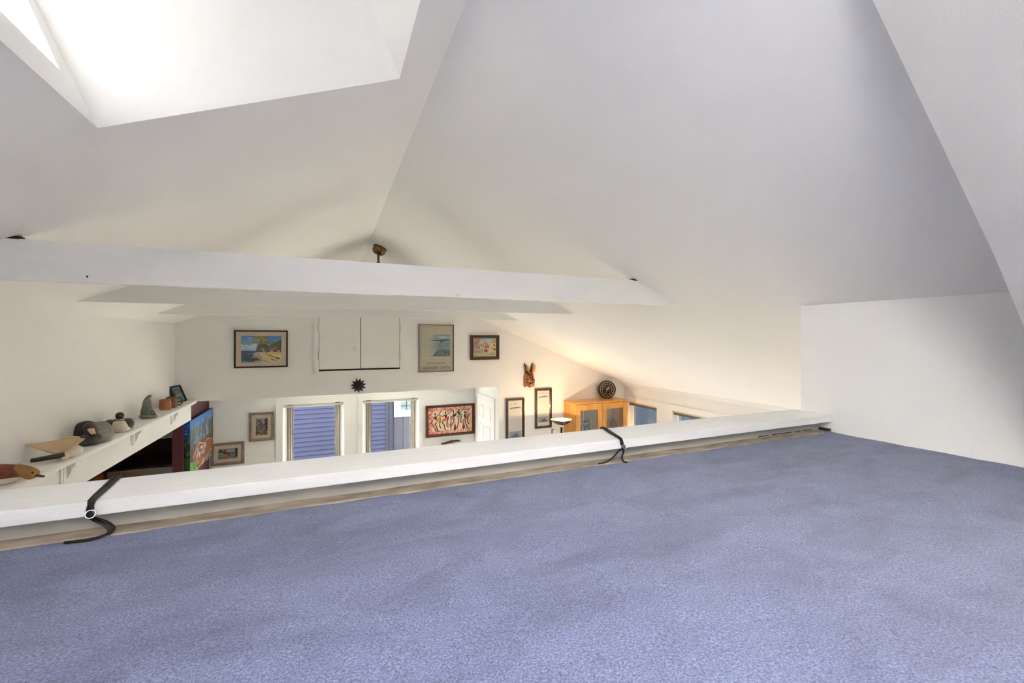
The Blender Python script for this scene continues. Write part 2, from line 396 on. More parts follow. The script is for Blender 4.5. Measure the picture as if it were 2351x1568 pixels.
beam(2.315, 'white painted tie beam with a small yellow pin, closest to the loft', 0.230, 0.395, True)
beam(3.70, 'white painted tie beam between the two other tie beams', 0.243, 0.408)
beam(5.15, 'white painted tie beam closest to the gable wall with the hatch', 0.236, 0.401)

# right eave wall with windows
wins_r = [(5.40, 6.12), (4.02, 5.06), (2.2, 3.75)]; HZ, LZ = -1.13, -2.35
bm = BM(); ys = [YK-.1]
for a, b_ in sorted(wins_r): box(bm, XR, XR+.14, ys[-1], a, ZF, zr(XR)+.05); box(bm, XR, XR+.14, a, b_, HZ, zr(XR)+.05); box(bm, XR, XR+.14, a, b_, ZF, LZ); ys.append(b_)
box(bm, XR, XR+.14, ys[-1], YF+.14, ZF, zr(XR)+.05)
struct('wall_right', bm, 'wall', 'low white eave wall with a row of windows')
bm = prism(BM(), [(XR-.002, zr(XR)+.01), (XR-.002, zr(XR)-.035), (XR-.018, zr(XR)-.035), (XR-.05, zr(XR-.05)-.012), (XR-.06, zr(XR-.06)+.003)], 'y', YK, YF)
struct('trim_2', bm, 'trim', 'white crown moulding where the sloped ceiling meets the window wall', 'trim')
for i, (a, b_) in enumerate(wins_r):
    w = bpy.data.objects.new('window_%d' % (2+i), None); C.objects.link(w); w.location = (0, 0, Z0); ORG[w.name] = Vector((0, 0, 0))
    tag(w, ('white framed window on the eave wall beside the pine cabinet', 'white framed window second from the pine cabinet', 'white framed window on the eave wall near the loft')[i], 'window', kind='structure')
    mesh_obj('casing', B(XR-.018, XR, a-.10, b_+.10, HZ, HZ+.085), 'trim', w)
    mesh_obj('casing', B(XR-.018, XR, a-.10, a, LZ, HZ), 'trim', w); mesh_obj('casing', B(XR-.018, XR, b_, b_+.10, LZ, HZ), 'trim', w)
    mesh_obj('sill', B(XR-.06, XR, a-.12, b_+.12, LZ-.03, LZ), 'trim', w)
    for (p0, p1, q0, q1) in ((a, a+.05, LZ, HZ), (b_-.05, b_, LZ, HZ), (a+.05, b_-.05, HZ-.05, HZ), (a+.05, b_-.05, LZ, LZ+.05)):
        mesh_obj('window_frame', B(XR+.05, XR+.11, p0, p1, q0, q1), 'white_vinyl', w)
    mesh_obj('pane', B(XR+.078, XR+.084, a+.05, b_-.05, LZ+.05, HZ-.05), 'tinted_pane', w)
    if i < 2:
        bl = thing('mini_blind', ('raised grey mini blind in the window beside the pine cabinet', 'raised grey mini blind in the window second from the pine cabinet')[i], 'blind', (XR+.02, (a+b_)/2, HZ-.07), 'raised mini blinds')
        mesh_obj('headrail', B(XR+.004, XR+.04, a+.005, b_-.005, HZ-.028, HZ-.002), 'slat', bl)
        for k in range(6): mesh_obj('slat', B(XR+.006, XR+.036, a+.008, b_-.008, HZ-.036-.0062*k, HZ-.032-.0062*k), 'slat_dark', bl)
        for q in (.25, .75): 
            yy = a+(b_-a)*q; mesh_obj('cord', tube(BM(), [(XR+.003, yy, HZ-.03), (XR+.001, yy+.01, HZ-.06), (XR+.003, yy-.005, HZ-.085)], .0025, 6), 'slat', bl)

# alcove back wall with two windows
wA, wB = (-0.675, 0.215, 'A'), (0.50, 1.435, 'B'); AH, AL = -1.045, -2.45
bm = BM(); box(bm, XL-1.9, wA[0], YB, YB+.14, ZF, ZS+.1); box(bm, wA[1], wB[0], YB, YB+.14, ZF, ZS+.1); box(bm, wB[1], XA+.1, YB, YB+.14, ZF, ZS+.1)
for a, b_, _ in (wA, wB): box(bm, a, b_, YB, YB+.14, AH, ZS+.1); box(bm, a, b_, YB, YB+.14, ZF, AL)
struct('wall_alcove', bm, 'wall', 'white back wall of the window alcove')
for i, (a, b_, _) in enumerate((wA, wB)):
    w = bpy.data.objects.new('window_%d' % (5+i), None); C.objects.link(w); w.location = (0, 0, Z0); ORG[w.name] = Vector((0, 0, 0))
    tag(w, ('white cased alcove window next to the two silver framed pictures', 'white cased alcove window next to the batik of dancers')[i], 'window', kind='structure')
    cw = 0.095 if i == 0 else 0.08
    bm = prism(BM(), [(a-cw, AH+.115), (b_+cw-.015, AH+.115), (b_, AH), (a, AH)], 'y', YB-.022, YB); mesh_obj('casing', bm, 'trim', w)
    mesh_obj('casing', prism(BM(), [(a-cw, AH+.115), (a, AH), (a, AL), (a-cw, AL)], 'y', YB-.022, YB), 'trim', w)
    mesh_obj('casing', prism(BM(), [(b_+cw-.015, AH+.115), (b_, AH), (b_, AL), (b_+cw-.015, AL)], 'y', YB-.022, YB), 'trim', w)
    mesh_obj('casing_bead', B(a-cw+.012, b_+cw-.027, YB-.028, YB-.022, AH+.092, AH+.100), 'trim', w)
    for (p0, p1, q0, q1) in ((a, a+.035, AL, AH), (b_-.035, b_, AL, AH), (a+.035, b_-.035, AH-.035, AH), (a+.035, b_-.035, AL, AL+.05)):
        mesh_obj('window_frame', B(p0, p1, YB+.06, YB+.11, q0, q1), 'white_vinyl', w)
    mesh_obj('pane', B(a+.035, b_-.035, YB+.085, YB+.091, AL+.05, AH-.035), 'alcove_pane', w)
    bl = thing('vertical_blind', ('open vertical blind in the alcove window by the silver frames', 'open vertical blind in the alcove window by the batik')[i], 'blind', ((a+b_)/2, YB, AL), 'vertical blinds drawn open')
    mesh_obj('headrail', bevel(B(a+.012, b_-.012, YB+.004, YB+.050, AH-.050, AH-.014), .004), 'slat', bl)
    for cx in (a+.10, b_-.10): mesh_obj('clip', B(cx-.035, cx+.035, YB+.002, YB+.03, AH-.013, AH-.006), 'black_metal', bl)
    for side in (0, 1):
        for k in range(6):
            x = (a+.045+.017*k) if side == 0 else (b_-.045-.017*k)
            Ms = Matrix.Translation((x, YB+.030, 0)) @ Matrix.Rotation((.75 if side == 0 else -.75)+.12*(k % 2), 4, 'Z')
            mesh_obj('slat', box(BM(), -.0012, .0012, -.019, .019, AL+.03, AH-.052, Ms), 'slat' if k % 2 == 0 else 'slat_dark', bl)

# alcove side walls, door
struct('wall_alcove_right', B(XA, XA+.12, YF+.14, YB, ZF, ZS), 'wall', 'white side wall of the alcove holding the panelled door')
dr = bpy.data.objects.new('door_1', None); C.objects.link(dr); dr.location = (0, 0, Z0); ORG[dr.name] = Vector((0, 0, 0))
tag(dr, 'white six panel door on the side wall of the alcove', 'door', kind='structure')
DY0, DY1, DT = 6.47, 7.25, -1.06
mesh_obj('door_slab', B(XA-.012, XA, DY0, DY1, ZF+.01, DT), 'trim', dr)
pw = (DY1-DY0-.36)/2
for c in range(2):
    y0 = DY0+.12+c*(pw+.12)
    for z1, z0 in ((DT-.11, DT-.33), (DT-.44, DT-1.10), (DT-1.22, DT-1.80)):
        fr = mesh_obj('door_panel', bevel(B(XA-.022, XA-.012, y0+.025, y0+pw-.025, z0+.025, z1-.025), .008), 'trim', dr)
        bm = BM()
        for q in ((y0, y0+pw, z1-.012, z1), (y0, y0+pw, z0, z0+.012), (y0, y0+.012, z0+.012, z1-.012), (y0+pw-.012, y0+pw, z0+.012, z1-.012)): box(bm, XA-.020, XA-.012, *q)
        mesh_obj('panel_moulding', bm, 'trim', fr)
for q in ((DY0-.07, DY0, ZF, DT+.07), (DY1, DY1+.07, ZF, DT+.07), (DY0, DY1, DT, DT+.07)): mesh_obj('casing', B(XA-.024, XA-.001, *q), 'trim', dr)
mesh_obj('door_lever', tube(BM(), [(XA-.013, DY0+.06, -1.90), (XA-.05, DY0+.06, -1.90), (XA-.055, DY0+.05, -1.86), (XA-.05, DY0+.03, -1.83)], .009, 8), 'lamp_metal', dr)

# left: header under the shelf, kitchen nook, burgundy partition
struct('wall_header', B(XL-.15, -1.55, 1.2, YF, -0.995, -0.80), 'trim', 'white header board under the duck shelf')
struct('wall_burgundy', B(-1.735, -1.632, YF+.0, YB, ZF, ZS), 'burgundy', 'burgundy partition wall carrying the mountain lodge canvas')
struct('ceiling_kitchen', B(-3.4, XL-.15, 1.0, YB, -0.99, -0.90), 'wall', 'low white kitchen ceiling', 'ceiling')
struct('wall_kitchen', B(-3.5, -3.35, 1.0, YB+.1, ZF, -0.9), 'wall', 'white kitchen side wall')
struct('wall_kitchen_near', B(-3.4, LW, 0.9, 1.0, ZF, -0.9), 'kitchen_paint', 'dark kitchen end wall')
struct('wall_kitchen_far', B(-3.4, -1.735, YB-.02, YB-.001, ZF, -0.9), 'kitchen_paint', 'dark brown wall behind the refrigerator')

# ------------------------------------------------------------------ exterior
g = mesh_obj('ground', B(-25, 30, -25, 35, ZF-.45, ZF-.25), 'ground'); tag(g, 'grey ground around the house', 'ground', kind='structure')
hs = thing('neighbour_house', 'neighbouring blue house of horizontal lap siding behind the alcove windows', 'house', (-1, 10.2, ZF-.25))
NY = 10.2
lap = bpy.data.meshes.new('lap_board'); 
b0 = prism(BM(), [(0, 0), (0.036, 0), (0.036, 0.012), (0.010, 0.112), (0, 0.112)], 'x', -4.5, 1.18); bmesh.ops.recalc_face_normals(b0, faces=b0.faces)
for v in b0.verts: v.co.y = -v.co.y
bmesh.ops.recalc_face_normals(b0, faces=b0.faces); b0.to_mesh(lap); b0.free(); lap.materials.append(MATS['siding'])
for k in range(30):
    o = bpy.data.objects.new('lap_board', lap); C.objects.link(o); o.parent = hs; o.location = Vector((0, NY, -3.55+k*0.1))-ORG[hs.name]
mesh_obj('house_wall', B(-4.5, 1.30, NY+.001, NY+1.25, ZF-.25, -0.55), 'siding', hs)
mesh_obj('corner_board', B(1.18, 1.255, NY-.035, NY+.02, ZF-.25, -0.55), 'siding_trim', hs)
mesh_obj('corner_board', B(1.262, 1.345, NY-.02, NY+.05, ZF-.25, -0.55), 'siding_trim', hs)
mesh_obj('roof', B(-4.7, 1.32, NY-.2, NY+1.25, -0.55, -0.45), 'siding_trim', hs)
WY = 11.5
wg = thing('neighbour_wing', 'grey boarded wing of the neighbouring house with a white window', 'house', (3.4, WY, ZF-.25))
mesh_obj('wing_wall', B(1.35, 6.0, WY+.02, WY+1.2, ZF-.25, -0.55), 'siding_grey', wg)
for k in range(14):
    mesh_obj('board', B(1.56+k*.235, 1.56+k*.235+.225, WY-.002, WY+.02, ZF-.25, -2.10), 'siding_grey', wg)
for k in range(18): mesh_obj('lap_board', hexa(BM(), [(1.345, WY-.012, -3.5+k*.1), (1.345, WY+.02, -3.5+k*.1), (1.345, WY+.02, -3.4+k*.1), (1.345, WY+.008, -3.4+k*.1)], [(1.545, WY-.012, -3.5+k*.1), (1.545, WY+.02, -3.5+k*.1), (1.545, WY+.02, -3.4+k*.1), (1.545, WY+.008, -3.4+k*.1)]), 'siding', wg)
mesh_obj('roof', B(1.55, 6.2, WY-.15, WY+1.4, -0.55, -0.45), 'siding_trim', wg)
wf = mesh_obj('window_frame', B(1.56, 1.72, WY-.05, WY+.02, -2.09, -0.9), 'white_vinyl', wg)
mesh_obj('window_frame', B(1.72, 2.6, WY-.05, WY+.02, -2.09, -1.93), 'white_vinyl', wg); mesh_obj('window_frame', B(2.6, 2.76, WY-.05, WY+.02, -2.09, -0.9), 'white_vinyl', wg); mesh_obj('window_frame', B(1.72, 2.6, WY-.05, WY+.02, -1.06, -0.9), 'white_vinyl', wg)
pn = mesh_obj('window_pane', B(1.72, 2.6, WY-.012, WY+.002, -1.93, -1.06), 'far_glass', wg)
for xx in (1.88, 2.02, 2.30): mesh_obj('glazing_bar', B(xx, xx+.012, WY-.02, WY-.012, -1.93, -1.06), 'siding_trim', pn)
for zz in (-1.82, -1.60): mesh_obj('glazing_bar', B(1.72, 2.6, WY-.02, WY-.012, zz, zz+.012), 'siding_trim', pn)
fe = thing('board_fence', 'pale blue fence of upright boards outside the eave windows', 'fence', (8.3, 9.0, ZF-.25))
mesh_obj('fence_rail', B(8.32, 8.38, 5.0, 13.0, -1.75, -1.65), 'siding_right', fe); mesh_obj('fence_rail', B(8.32, 8.38, 5.0, 13.0, -3.0, -2.9), 'siding_right', fe)
bd = mesh_obj('board', bevel(B(8.29, 8.32, 5.0, 5.146, ZF-.25, -1.45), .004), 'siding_right', fe)
for k in range(1, 53):
    o = bd.copy(); C.objects.link(o); o.location = bd.location+Vector((0.004*(k % 2), .150*k, 0))

# ------------------------------------------------------------------ pictures: a small painter writing vertex colours
def lin(c): return np.array(srgb(*c)[:3])
class Cv:
    def __init__(s, w, h, bg):
        s.w, s.h = w, h; s.a = np.zeros((h, w, 3)); s.a[:] = lin(bg)
        s.X, s.Y = np.meshgrid((np.arange(w)+.5)/w, (np.arange(h)+.5)/h)
    def put(s, m, c, al=1.0): s.a[m] = s.a[m]*(1-al)+lin(c)*al; return s
    def grad(s, y0, y1, c0, c1):
        m = (s.Y >= y0) & (s.Y < y1); t = np.clip((s.Y-y0)/(y1-y0), 0, 1)[..., None]
        s.a = np.where(m[..., None], lin(c0)*(1-t)+lin(c1)*t, s.a); return s
    def rect(s, x0, y0, x1, y1, c, al=1.0): return s.put((s.X >= x0) & (s.X < x1) & (s.Y >= y0) & (s.Y < y1), c, al)
    def ell(s, cx, cy_, rx, ry, c, al=1.0): return s.put(((s.X-cx)/rx)**2+((s.Y-cy_)/ry)**2 < 1, c, al)
    def poly(s, P, c, al=1.0):
        m = np.zeros(s.X.shape, bool); n = len(P)
        for i in range(n):
            (x1, y1), (x2, y2) = P[i], P[(i+1) % n]
            if y1 == y2: continue
            cr = ((s.Y < y1) != (s.Y < y2)) & (s.X < (x2-x1)*(s.Y-y1)/(y2-y1)+x1); m ^= cr
        return s.put(m, c, al)
    def line(s, P, wd, c, al=1.0):
        asp = s.h/s.w
        for (x1, y1), (x2, y2) in zip(P, P[1:]):
            dx, dy = x2-x1, (y2-y1)*asp; L2 = dx*dx+dy*dy+1e-12
            t = np.clip(((s.X-x1)*dx+(s.Y-y1)*asp*dy)/L2, 0, 1)
            d = np.hypot(s.X-x1-t*dx, (s.Y-y1)*asp-t*dy); s.put(d < wd, c, al)
        return s
    def dabs(s, n, x0, y0, x1, y1, cols, rx, ry, al=.8):
        for k in range(n): s.ell(rng.uniform(x0, x1), rng.uniform(y0, y1), rx*rng.uniform(.5, 1.3), ry*rng.uniform(.5, 1.3), cols[rng.integers(len(cols))], al)
        return s
    def noise(s, amt): s.a *= (1+rng.normal(0, amt, s.a.shape[:2]))[..., None]; s.a = np.clip(s.a, 0, 1); return s
def canvas_obj(name, cv, p00, px, py, m, parent):
    """print on a flat grid: p00 top-left, px to the right edge, py to the bottom edge"""
    p00, px, py = Vector(p00)-ORG[parent.name], Vector(px), Vector(py); w, h = cv.w, cv.h
    vs = [p00+px*(i/(w-1))+py*(j/(h-1)) for j in range(h) for i in range(w)]
    fs = [(j*w+i, (j+1)*w+i, (j+1)*w+i+1, j*w+i+1) for j in range(h-1) for i in range(w-1)]
    me = bpy.data.meshes.new(name); me.from_pydata(vs, [], fs)
    at = me.color_attributes.new('Col', 'FLOAT_COLOR', 'POINT')
    at.data.foreach_set('color', np.concatenate([cv.a.reshape(-1, 3), np.ones((w*h, 1))], 1).astype(np.float32).ravel())
    me.materials.append(MATS[m]); o = bpy.data.objects.new(name, me); C.objects.link(o); o.parent = parent; ORG[o.name] = ORG[parent.name]
    return o
def framed(name, label, cat, x0, x1, z0, z1, y, fw, fd, fm, cv, mat_w=0, mm='mat_board', glass=True, steps=1, group=None):
    t = thing(name, label, cat, ((x0+x1)/2, y, z0), group)
    yw = y-0.002; yf = yw-fd
    o = [(x0, z0), (x1, z0), (x1, z1), (x0, z1)]; i_ = [(x0+fw, z0+fw), (x1-fw, z0+fw), (x1-fw, z1-fw), (x0+fw, z1-fw)]
    for k in range(4):
        k2 = (k+1) % 4
        def ins(f): return [(o[k][0]+(i_[k][0]-o[k][0])*f, o[k][1]+(i_[k][1]-o[k][1])*f), (o[k2][0]+(i_[k2][0]-o[k2][0])*f, o[k2][1]+(i_[k2][1]-o[k2][1])*f)]
        bm = BM()
        prof = [(0, yw), (0, yf+fd*.25), (.06, yf), (.30, yf), (.42, yf+fd*.22), (.62, yf+fd*.10), (.80, yf+fd*.18), (.90, yf+fd*.45), (1, yf+fd*.5), (1, yw)] if steps > 1 else [(0, yw), (0, yf), (.75, yf), (1, yf+fd*.4), (1, yw)]
        A_, B_ = [], []
        for f, yy in prof:
            a, b = ins(f); A_.append((a[0], yy, a[1])); B_.append((b[0], yy, b[1]))
        hexa(bm, A_, B_); mesh_obj('frame_rail', bm, fm, t)
    ix0, ix1, iz0, iz1 = x0+fw, x1-fw, z0+fw, z1-fw
    if mat_w: mesh_obj('mat_board', B(ix0, ix1, yf+fd*.62, yw, iz0, iz1), mm, t)
    ml, mr, mt_, mb = (mat_w if isinstance(mat_w, tuple) else (mat_w,)*4)
    yy = yf+fd*.60
    pr = canvas_obj('print', cv, (ix0+ml, yy, iz1-mt_), (ix1-mr-ix0-ml, 0, 0), (0, 0, -(iz1-mt_-iz0-mb)), 'print', t)
    if not mat_w: mesh_obj('backing', B(ix0, ix1, yy+.001, yw, iz0, iz1), mm, t)
    if glass: mesh_obj('glass', B(ix0, ix1, yf+fd*.50, yf+fd*.52, iz0, iz1), 'picture_glass', t)
    return t

# palm beach
c = Cv(120, 78, (92, 150, 205)).grad(0, .56, (70, 140, 205), (150, 195, 225))
c.dabs(26, .0, .36, .36, .48, [(226, 228, 232), (240, 238, 236), (200, 210, 224)], .05, .05); c.dabs(5, .18, .05, .3, .14, [(190, 210, 228)], .03, .03)
c.grad(.56, 1.0, (26, 62, 130), (46, 104, 96)); c.rect(0, .56, .38, .60, (24, 52, 120))
c.poly([(.38, .62), (.30, .66), (.36, .72), (.42, .80), (.46, .9), (.5, 1), (1, 1), (1, .62)], (232, 212, 156))
c.poly([(.26, .70), (.40, .66), (.44, .75), (.48, .85), (.46, 1), (.30, 1), (.36, .85)], (190, 196, 196), .7)
c.dabs(16, 0, .66, .34, .98, [(170, 190, 200), (40, 90, 120), (60, 120, 110)], .06, .014)
for q in ((.05, .63, .05, .04), (.15, .76, .07, .045), (.34, .88, .09, .055)): c.ell(*q, (112, 52, 40)).ell(q[0]+.01, q[1]-.012, q[2]*.6, q[3]*.5, (150, 80, 52))
c.poly([(.64, .48), (.72, .34), (.84, .26), (.95, .18), (1, .12), (1, .5), (.66, .52)], (70, 92, 46)); c.dabs(40, .68, .22, 1, .5, [(108, 124, 52), (140, 140, 66), (52, 74, 40)], .025, .03)
c.poly([(.36, .44), (.42, .28), (.5, .24), (.62, .30), (.74, .46), (.72, .6), (.38, .6)], (72, 62, 34)); c.dabs(40, .38, .48, .66, .62, [(92, 104, 48), (62, 80, 40), (120, 124, 66)], .03, .035)
for a in range(0, 360, 24):
    r = math.radians(a)
    if math.sin(r) > .55: continue
    c.poly([(.48, .18), (.48+.13*math.cos(r-.25), .18+.17*math.sin(r-.25)), (.48+.26*math.cos(r), .18+.26*math.sin(r)), (.48+.13*math.cos(r+.25), .18+.17*math.sin(r+.25))], (98, 112, 42))
c.dabs(30, .30, .02, .68, .30, [(120, 132, 52), (74, 94, 38), (140, 148, 62)], .03, .03, .7)
for a in (180, 205, 235, 265, 300, 335, 0): r = math.radians(a); c.line([(.48, .18), (.48+.2*math.cos(r), .18+.2*math.sin(r))], .005, (196, 196, 88))
c.line([(.46, .23), (.40, .36), (.38, .5)], .006, (214, 200, 110)).line([(.53, .24), (.63, .32), (.72, .44)], .006, (226, 214, 120)); c.ell(.485, .19, .035, .06, (150, 72, 40))
c.line([(.52, .46), (.56, .58), (.60, .66)], .008, (226, 216, 190)).line([(.60, .66), (.70, .75), (.82, .80), (.93, .85)], .012, (60, 48, 40)).line([(.62, .67), (.72, .755), (.90, .82)], .004, (200, 186, 150))
c.poly([(.65, .62), (.65, .53), (.70, .485), (.92, .455), (1, .54), (1, .62)], (150, 34, 40)).poly([(.66, .535), (.70, .485), (.92, .455), (.86, .53)], (120, 150, 140)).rect(.72, .545, .78, .61, (214, 196, 190)).rect(.89, .55, .96, .60, (226, 206, 196))
c.rect(.65, .62, 1, .73, (226, 200, 70), .8).dabs(14, .66, .64, 1, .74, [(236, 214, 96), (214, 190, 60)], .04, .015)
c.line([(.40, .66), (.44, .72), (.42, .76), (.50, .82), (.46, .9), (.56, .94), (.66, .99)], .008, (170, 96, 40)).line([(.74, .88), (.80, .92), (.88, .92)], .008, (50, 40, 34)).line([(.90, .87), (.96, .87)], .007, (50, 40, 34)).noise(.05)
framed('framed_painting', 'black framed beach painting of a palm, red house and sea', 'painting', -1.103, -0.507, -0.378, 0.098, YF, .017, .028, 'black_frame', c, (.058, .058, .056, .052), 'mat_board')

# gallery poster
c = Cv(110, 146, (212, 204, 180))
for q in ((.025, .02, .032, .98), (.968, .02, .975, .98), (.025, .02, .975, .026), (.025, .974, .975, .98)): c.rect(*q, (150, 142, 118))
for q in ((0, 0, .02, 1), (.98, 0, 1, 1), (0, 0, 1, .016), (0, .984, 1, 1)): c.rect(*q, (228, 218, 198))
c.rect(.10, .205, .91, .675, (206, 204, 184)); m = (c.X > .10) & (c.X < .91) & (c.Y > .205) & (c.Y < .675)
t = np.clip((c.X-.30)/.22, 0, 1)*m; c.a = c.a*(1-t[..., None]*.85)+lin((120, 160, 176))*t[..., None]*.85
c.poly([(.30, .325), (.55, .32), (.78, .30), (.90, .295), (.86, .32), (.72, .345), (.60, .40), (.62, .345), (.45, .34)], (70, 100, 120)).rect(.10, .312, .32, .316, (170, 172, 156))
c.dabs(30, .55, .24, .90, .29, [(206, 214, 206), (188, 202, 204)], .05, .010).poly([(.38, .675), (.42, .62), (.48, .57), (.56, .53), (.66, .52), (.91, .55), (.91, .675)], (90, 124, 122))
c.dabs(90, .55, .36, .90, .66, [(128, 164, 172), (150, 176, 168), (96, 136, 146), (120, 150, 130)], .018, .012).dabs(20, .50, .54, .9, .62, [(84, 112, 106)], .03, .012).line([(.38, .66), (.42, .60), (.52, .53)], .008, (216, 214, 198)).line([(.42, .352), (.60, .37)], .006, (216, 220, 212)).noise(.02)
for k in range(12): c.rect(.36+k*.024, .072+.006*(k % 2), .375+k*.024, .088, (168, 156, 130), .8)
for k in range(14):
    if k not in (6, 9): c.rect(.29+k*.033, .735+.004*(k % 3), .312+k*.033, .748, (160, 152, 130), .7)
po = framed('framed_poster', 'pale framed gallery poster lettered Vancouver Canada beside the hatch', 'poster', 1.199, 1.727, -0.504, 0.199, YF, .009, .022, 'thin_frame', c, 0, 'mat_cream')
def lettering(txt, x0, x1, zb, y, parent, col='lettering', squeeze=1.0):
    cu = bpy.data.curves.new('lettering', 'FONT'); cu.body = txt; cu.size = 0.1; cu.extrude = 0.0003
    tmp = bpy.data.objects.new('lettering_source', cu); C.objects.link(tmp)
    dg = bpy.context.evaluated_depsgraph_get(); me = bpy.data.meshes.new_from_object(tmp.evaluated_get(dg)); bpy.data.objects.remove(tmp); bpy.data.curves.remove(cu)
    xs = [v.co.x for v in me.vertices]; k = (x1-x0)/(max(xs)-min(xs)); mn = min(xs)
    for v in me.vertices: v.co = Vector((x0+(v.co.x-mn)*k, y-v.co.z, zb+v.co.y*k*squeeze))-ORG[parent.name]
    me.materials.clear(); me.materials.append(MATS[col]); o = bpy.data.objects.new('lettering', me); C.objects.link(o); o.parent = parent
    return o
mat('lettering', srgb(112, 104, 86), 0.7)
lettering('VANCOUVER · CANADA', 1.252, 1.675, -0.462, YF-.018, po, squeeze=1.35)
lettering('EQUINOX GALLERY', 1.318, 1.606, -0.388, YF-.018, po, squeeze=1.1)

# town watercolour
c = Cv(90, 72, (226, 214, 170)).grad(0, .5, (150, 196, 200), (226, 230, 226)).dabs(10, .3, .05, .9, .35, [(200, 214, 220), (170, 208, 210)], .1, .04)
c.poly([(0, 0), (.32, 0), (.22, .4), (.28, .45), (.26, .85), (0, .9)], (170, 150, 134)).poly([(0, 0), (.32, .0), (.25, .14), (0, .16)], (206, 136, 100)).dabs(26, .02, .12, .24, .5, [(92, 74, 62), (206, 190, 170), (120, 100, 86)], .02, .03).poly([(.05, .38), (.28, .40), (.24, .52), (.04, .5)], (206, 132, 96))
c.dabs(20, .05, .55, .28, .82, [(150, 156, 164), (96, 120, 116), (220, 214, 204)], .02, .05)
c.poly([(.36, .44), (.48, .18), (.58, .24), (.74, .44), (.72, .48), (.40, .48)], (218, 128, 62)).poly([(.42, .42), (.49, .22), (.54, .42)], (226, 176, 136)).poly([(.24, .40), (.28, .26), (.40, .34), (.36, .46)], (196, 170, 66))
c.rect(.36, .46, .72, .78, (216, 206, 196)).rect(.46, .46, .68, .54, (150, 110, 110)).rect(.47, .60, .66, .76, (164, 78, 60)).dabs(10, .5, .62, .66, .74, [(226, 180, 160), (110, 52, 44)], .02, .03).rect(.38, .58, .42, .78, (132, 130, 140)).rect(.44, .45, .46, .78, (226, 222, 216))
c.poly([(.76, .22), (1, .06), (1, .26), (.8, .28)], (232, 142, 60)).rect(.80, .27, 1, .72, (226, 214, 118)).rect(.88, .30, .95, .44, (110, 106, 100)).rect(.87, .56, .98, .68, (130, 86, 54)).rect(.78, .50, .86, .6, (206, 176, 48))
c.grad(.80, 1, (196, 190, 130), (216, 204, 146)).dabs(20, .72, .66, 1, .9, [(66, 108, 72), (232, 130, 66), (232, 226, 190), (90, 128, 66)], .025, .03).dabs(14, 0, .82, .9, .98, [(176, 172, 106), (226, 214, 166)], .1, .012).dabs(12, .26, .4, .36, .8, [(176, 150, 50), (110, 100, 50)], .02, .04).noise(.06)
framed('framed_watercolour', 'small watercolour of orange roofed houses in a dark wooden frame', 'painting', 1.99, 2.468, -0.340, 0.045, YF, .050, .035, 'dark_wood', c, 0, 'mat_cream', True, 2)

# two tall certificates
def cert(sky):
    c = Cv(60, 150, (236, 230, 220)).rect(.06, .078, .42, .084, (150, 140, 130)).rect(.60, .078, .94, .084, (150, 140, 130)).ell(.51, .08, .07, .025, (140, 130, 120)).ell(.51, .08, .05, .017, (232, 226, 216))
    c.poly([(.08, .18), (.3, .165), (.5, .16), (.7, .15), (.92, .165), (.92, .18), (.3, .19), (.2, .21)], (110, 112, 118)).rect(.1, .19, .92, .195, (150, 156, 160))
    for k in range(9): c.rect(.2+.05*(k % 3), .24+k*.05, .85-.04*(k % 2), .244+k*.05, (206, 198, 186), .7)
    c.rect(.06, .74, .94, .90, sky).dabs(40, .08, .84, .92, .90, [(90, 80, 76), (170, 160, 150), (120, 90, 76), (60, 56, 60)], .03, .008).poly([(.3, .88), (.42, .79), (.5, .82), (.6, .78), (.74, .86), (.8, .89)], (120, 100, 96)).noise(.02)
    return c
framed('framed_certificate', 'tall dark framed certificate hung lower, beside the alcove opening', 'picture', 2.588, 2.912, -1.72, -0.972, YF, .040, .03, 'walnut', cert((150, 176, 196)), 0, 'mat_cream', True, 2, 'tall certificates')
framed('framed_certificate', 'tall dark framed certificate hung higher, behind the floor lamp', 'picture', 3.108, 3.415, -1.498, -0.836, YF, .040, .03, 'walnut', cert((176, 172, 178)), 0, 'mat_cream', True, 2, 'tall certificates')

# batik of dancers
c = Cv(150, 94, (234, 206, 176)); c.dabs(150, 0, 0, 1, .14, [(206, 110, 96), (226, 150, 130), (190, 74, 70)], .02, .02).dabs(110, 0, 0, .1, 1, [(196, 66, 66), (214, 110, 96), (170, 50, 56)], .018, .03).dabs(170, 0, .86, 1, 1, [(206, 100, 90), (226, 160, 140), (196, 80, 76)], .018, .018)
c.dabs(60, .86, .2, 1, .9, [(214, 176, 120), (206, 150, 110)], .03, .04, .5).dabs(60, .1, .1, .95, .9, [(232, 180, 160), (240, 220, 196)], .03, .04, .5).dabs(16, .42, .08, .5, .2, [(190, 70, 74)], .012, .02).dabs(12, .42, .58, .5, .75, [(206, 90, 96)], .012, .02)
for k in range(120):
    x, y = rng.uniform(0, 1), rng.choice([rng.uniform(0, .15), rng.uniform(.85, 1)]); c.line([(x, y), (x+rng.uniform(-.03, .03), y+rng.uniform(-.03, .03))], .002, (120, 50, 50), .7)
K = (34, 24, 24)
def dancer(hx, hy, sk, arms, legs, skirt):
    c.ell(hx, hy, .018, .04, K).poly([(hx-.03, hy+.10), (hx+.035, hy+.09), (hx+.03, hy+.2), (hx-.005, hy+.22)], K).line([(hx, hy), (hx, hy+.12)], .008, K)
    for a in arms: c.line(a, .008, K)
    for l_ in legs: c.line(l_, .011, K).line([l_[-1], (l_[-1][0]+.015, l_[-1][1]+.02)], .009, K)
    c.poly(skirt, sk)
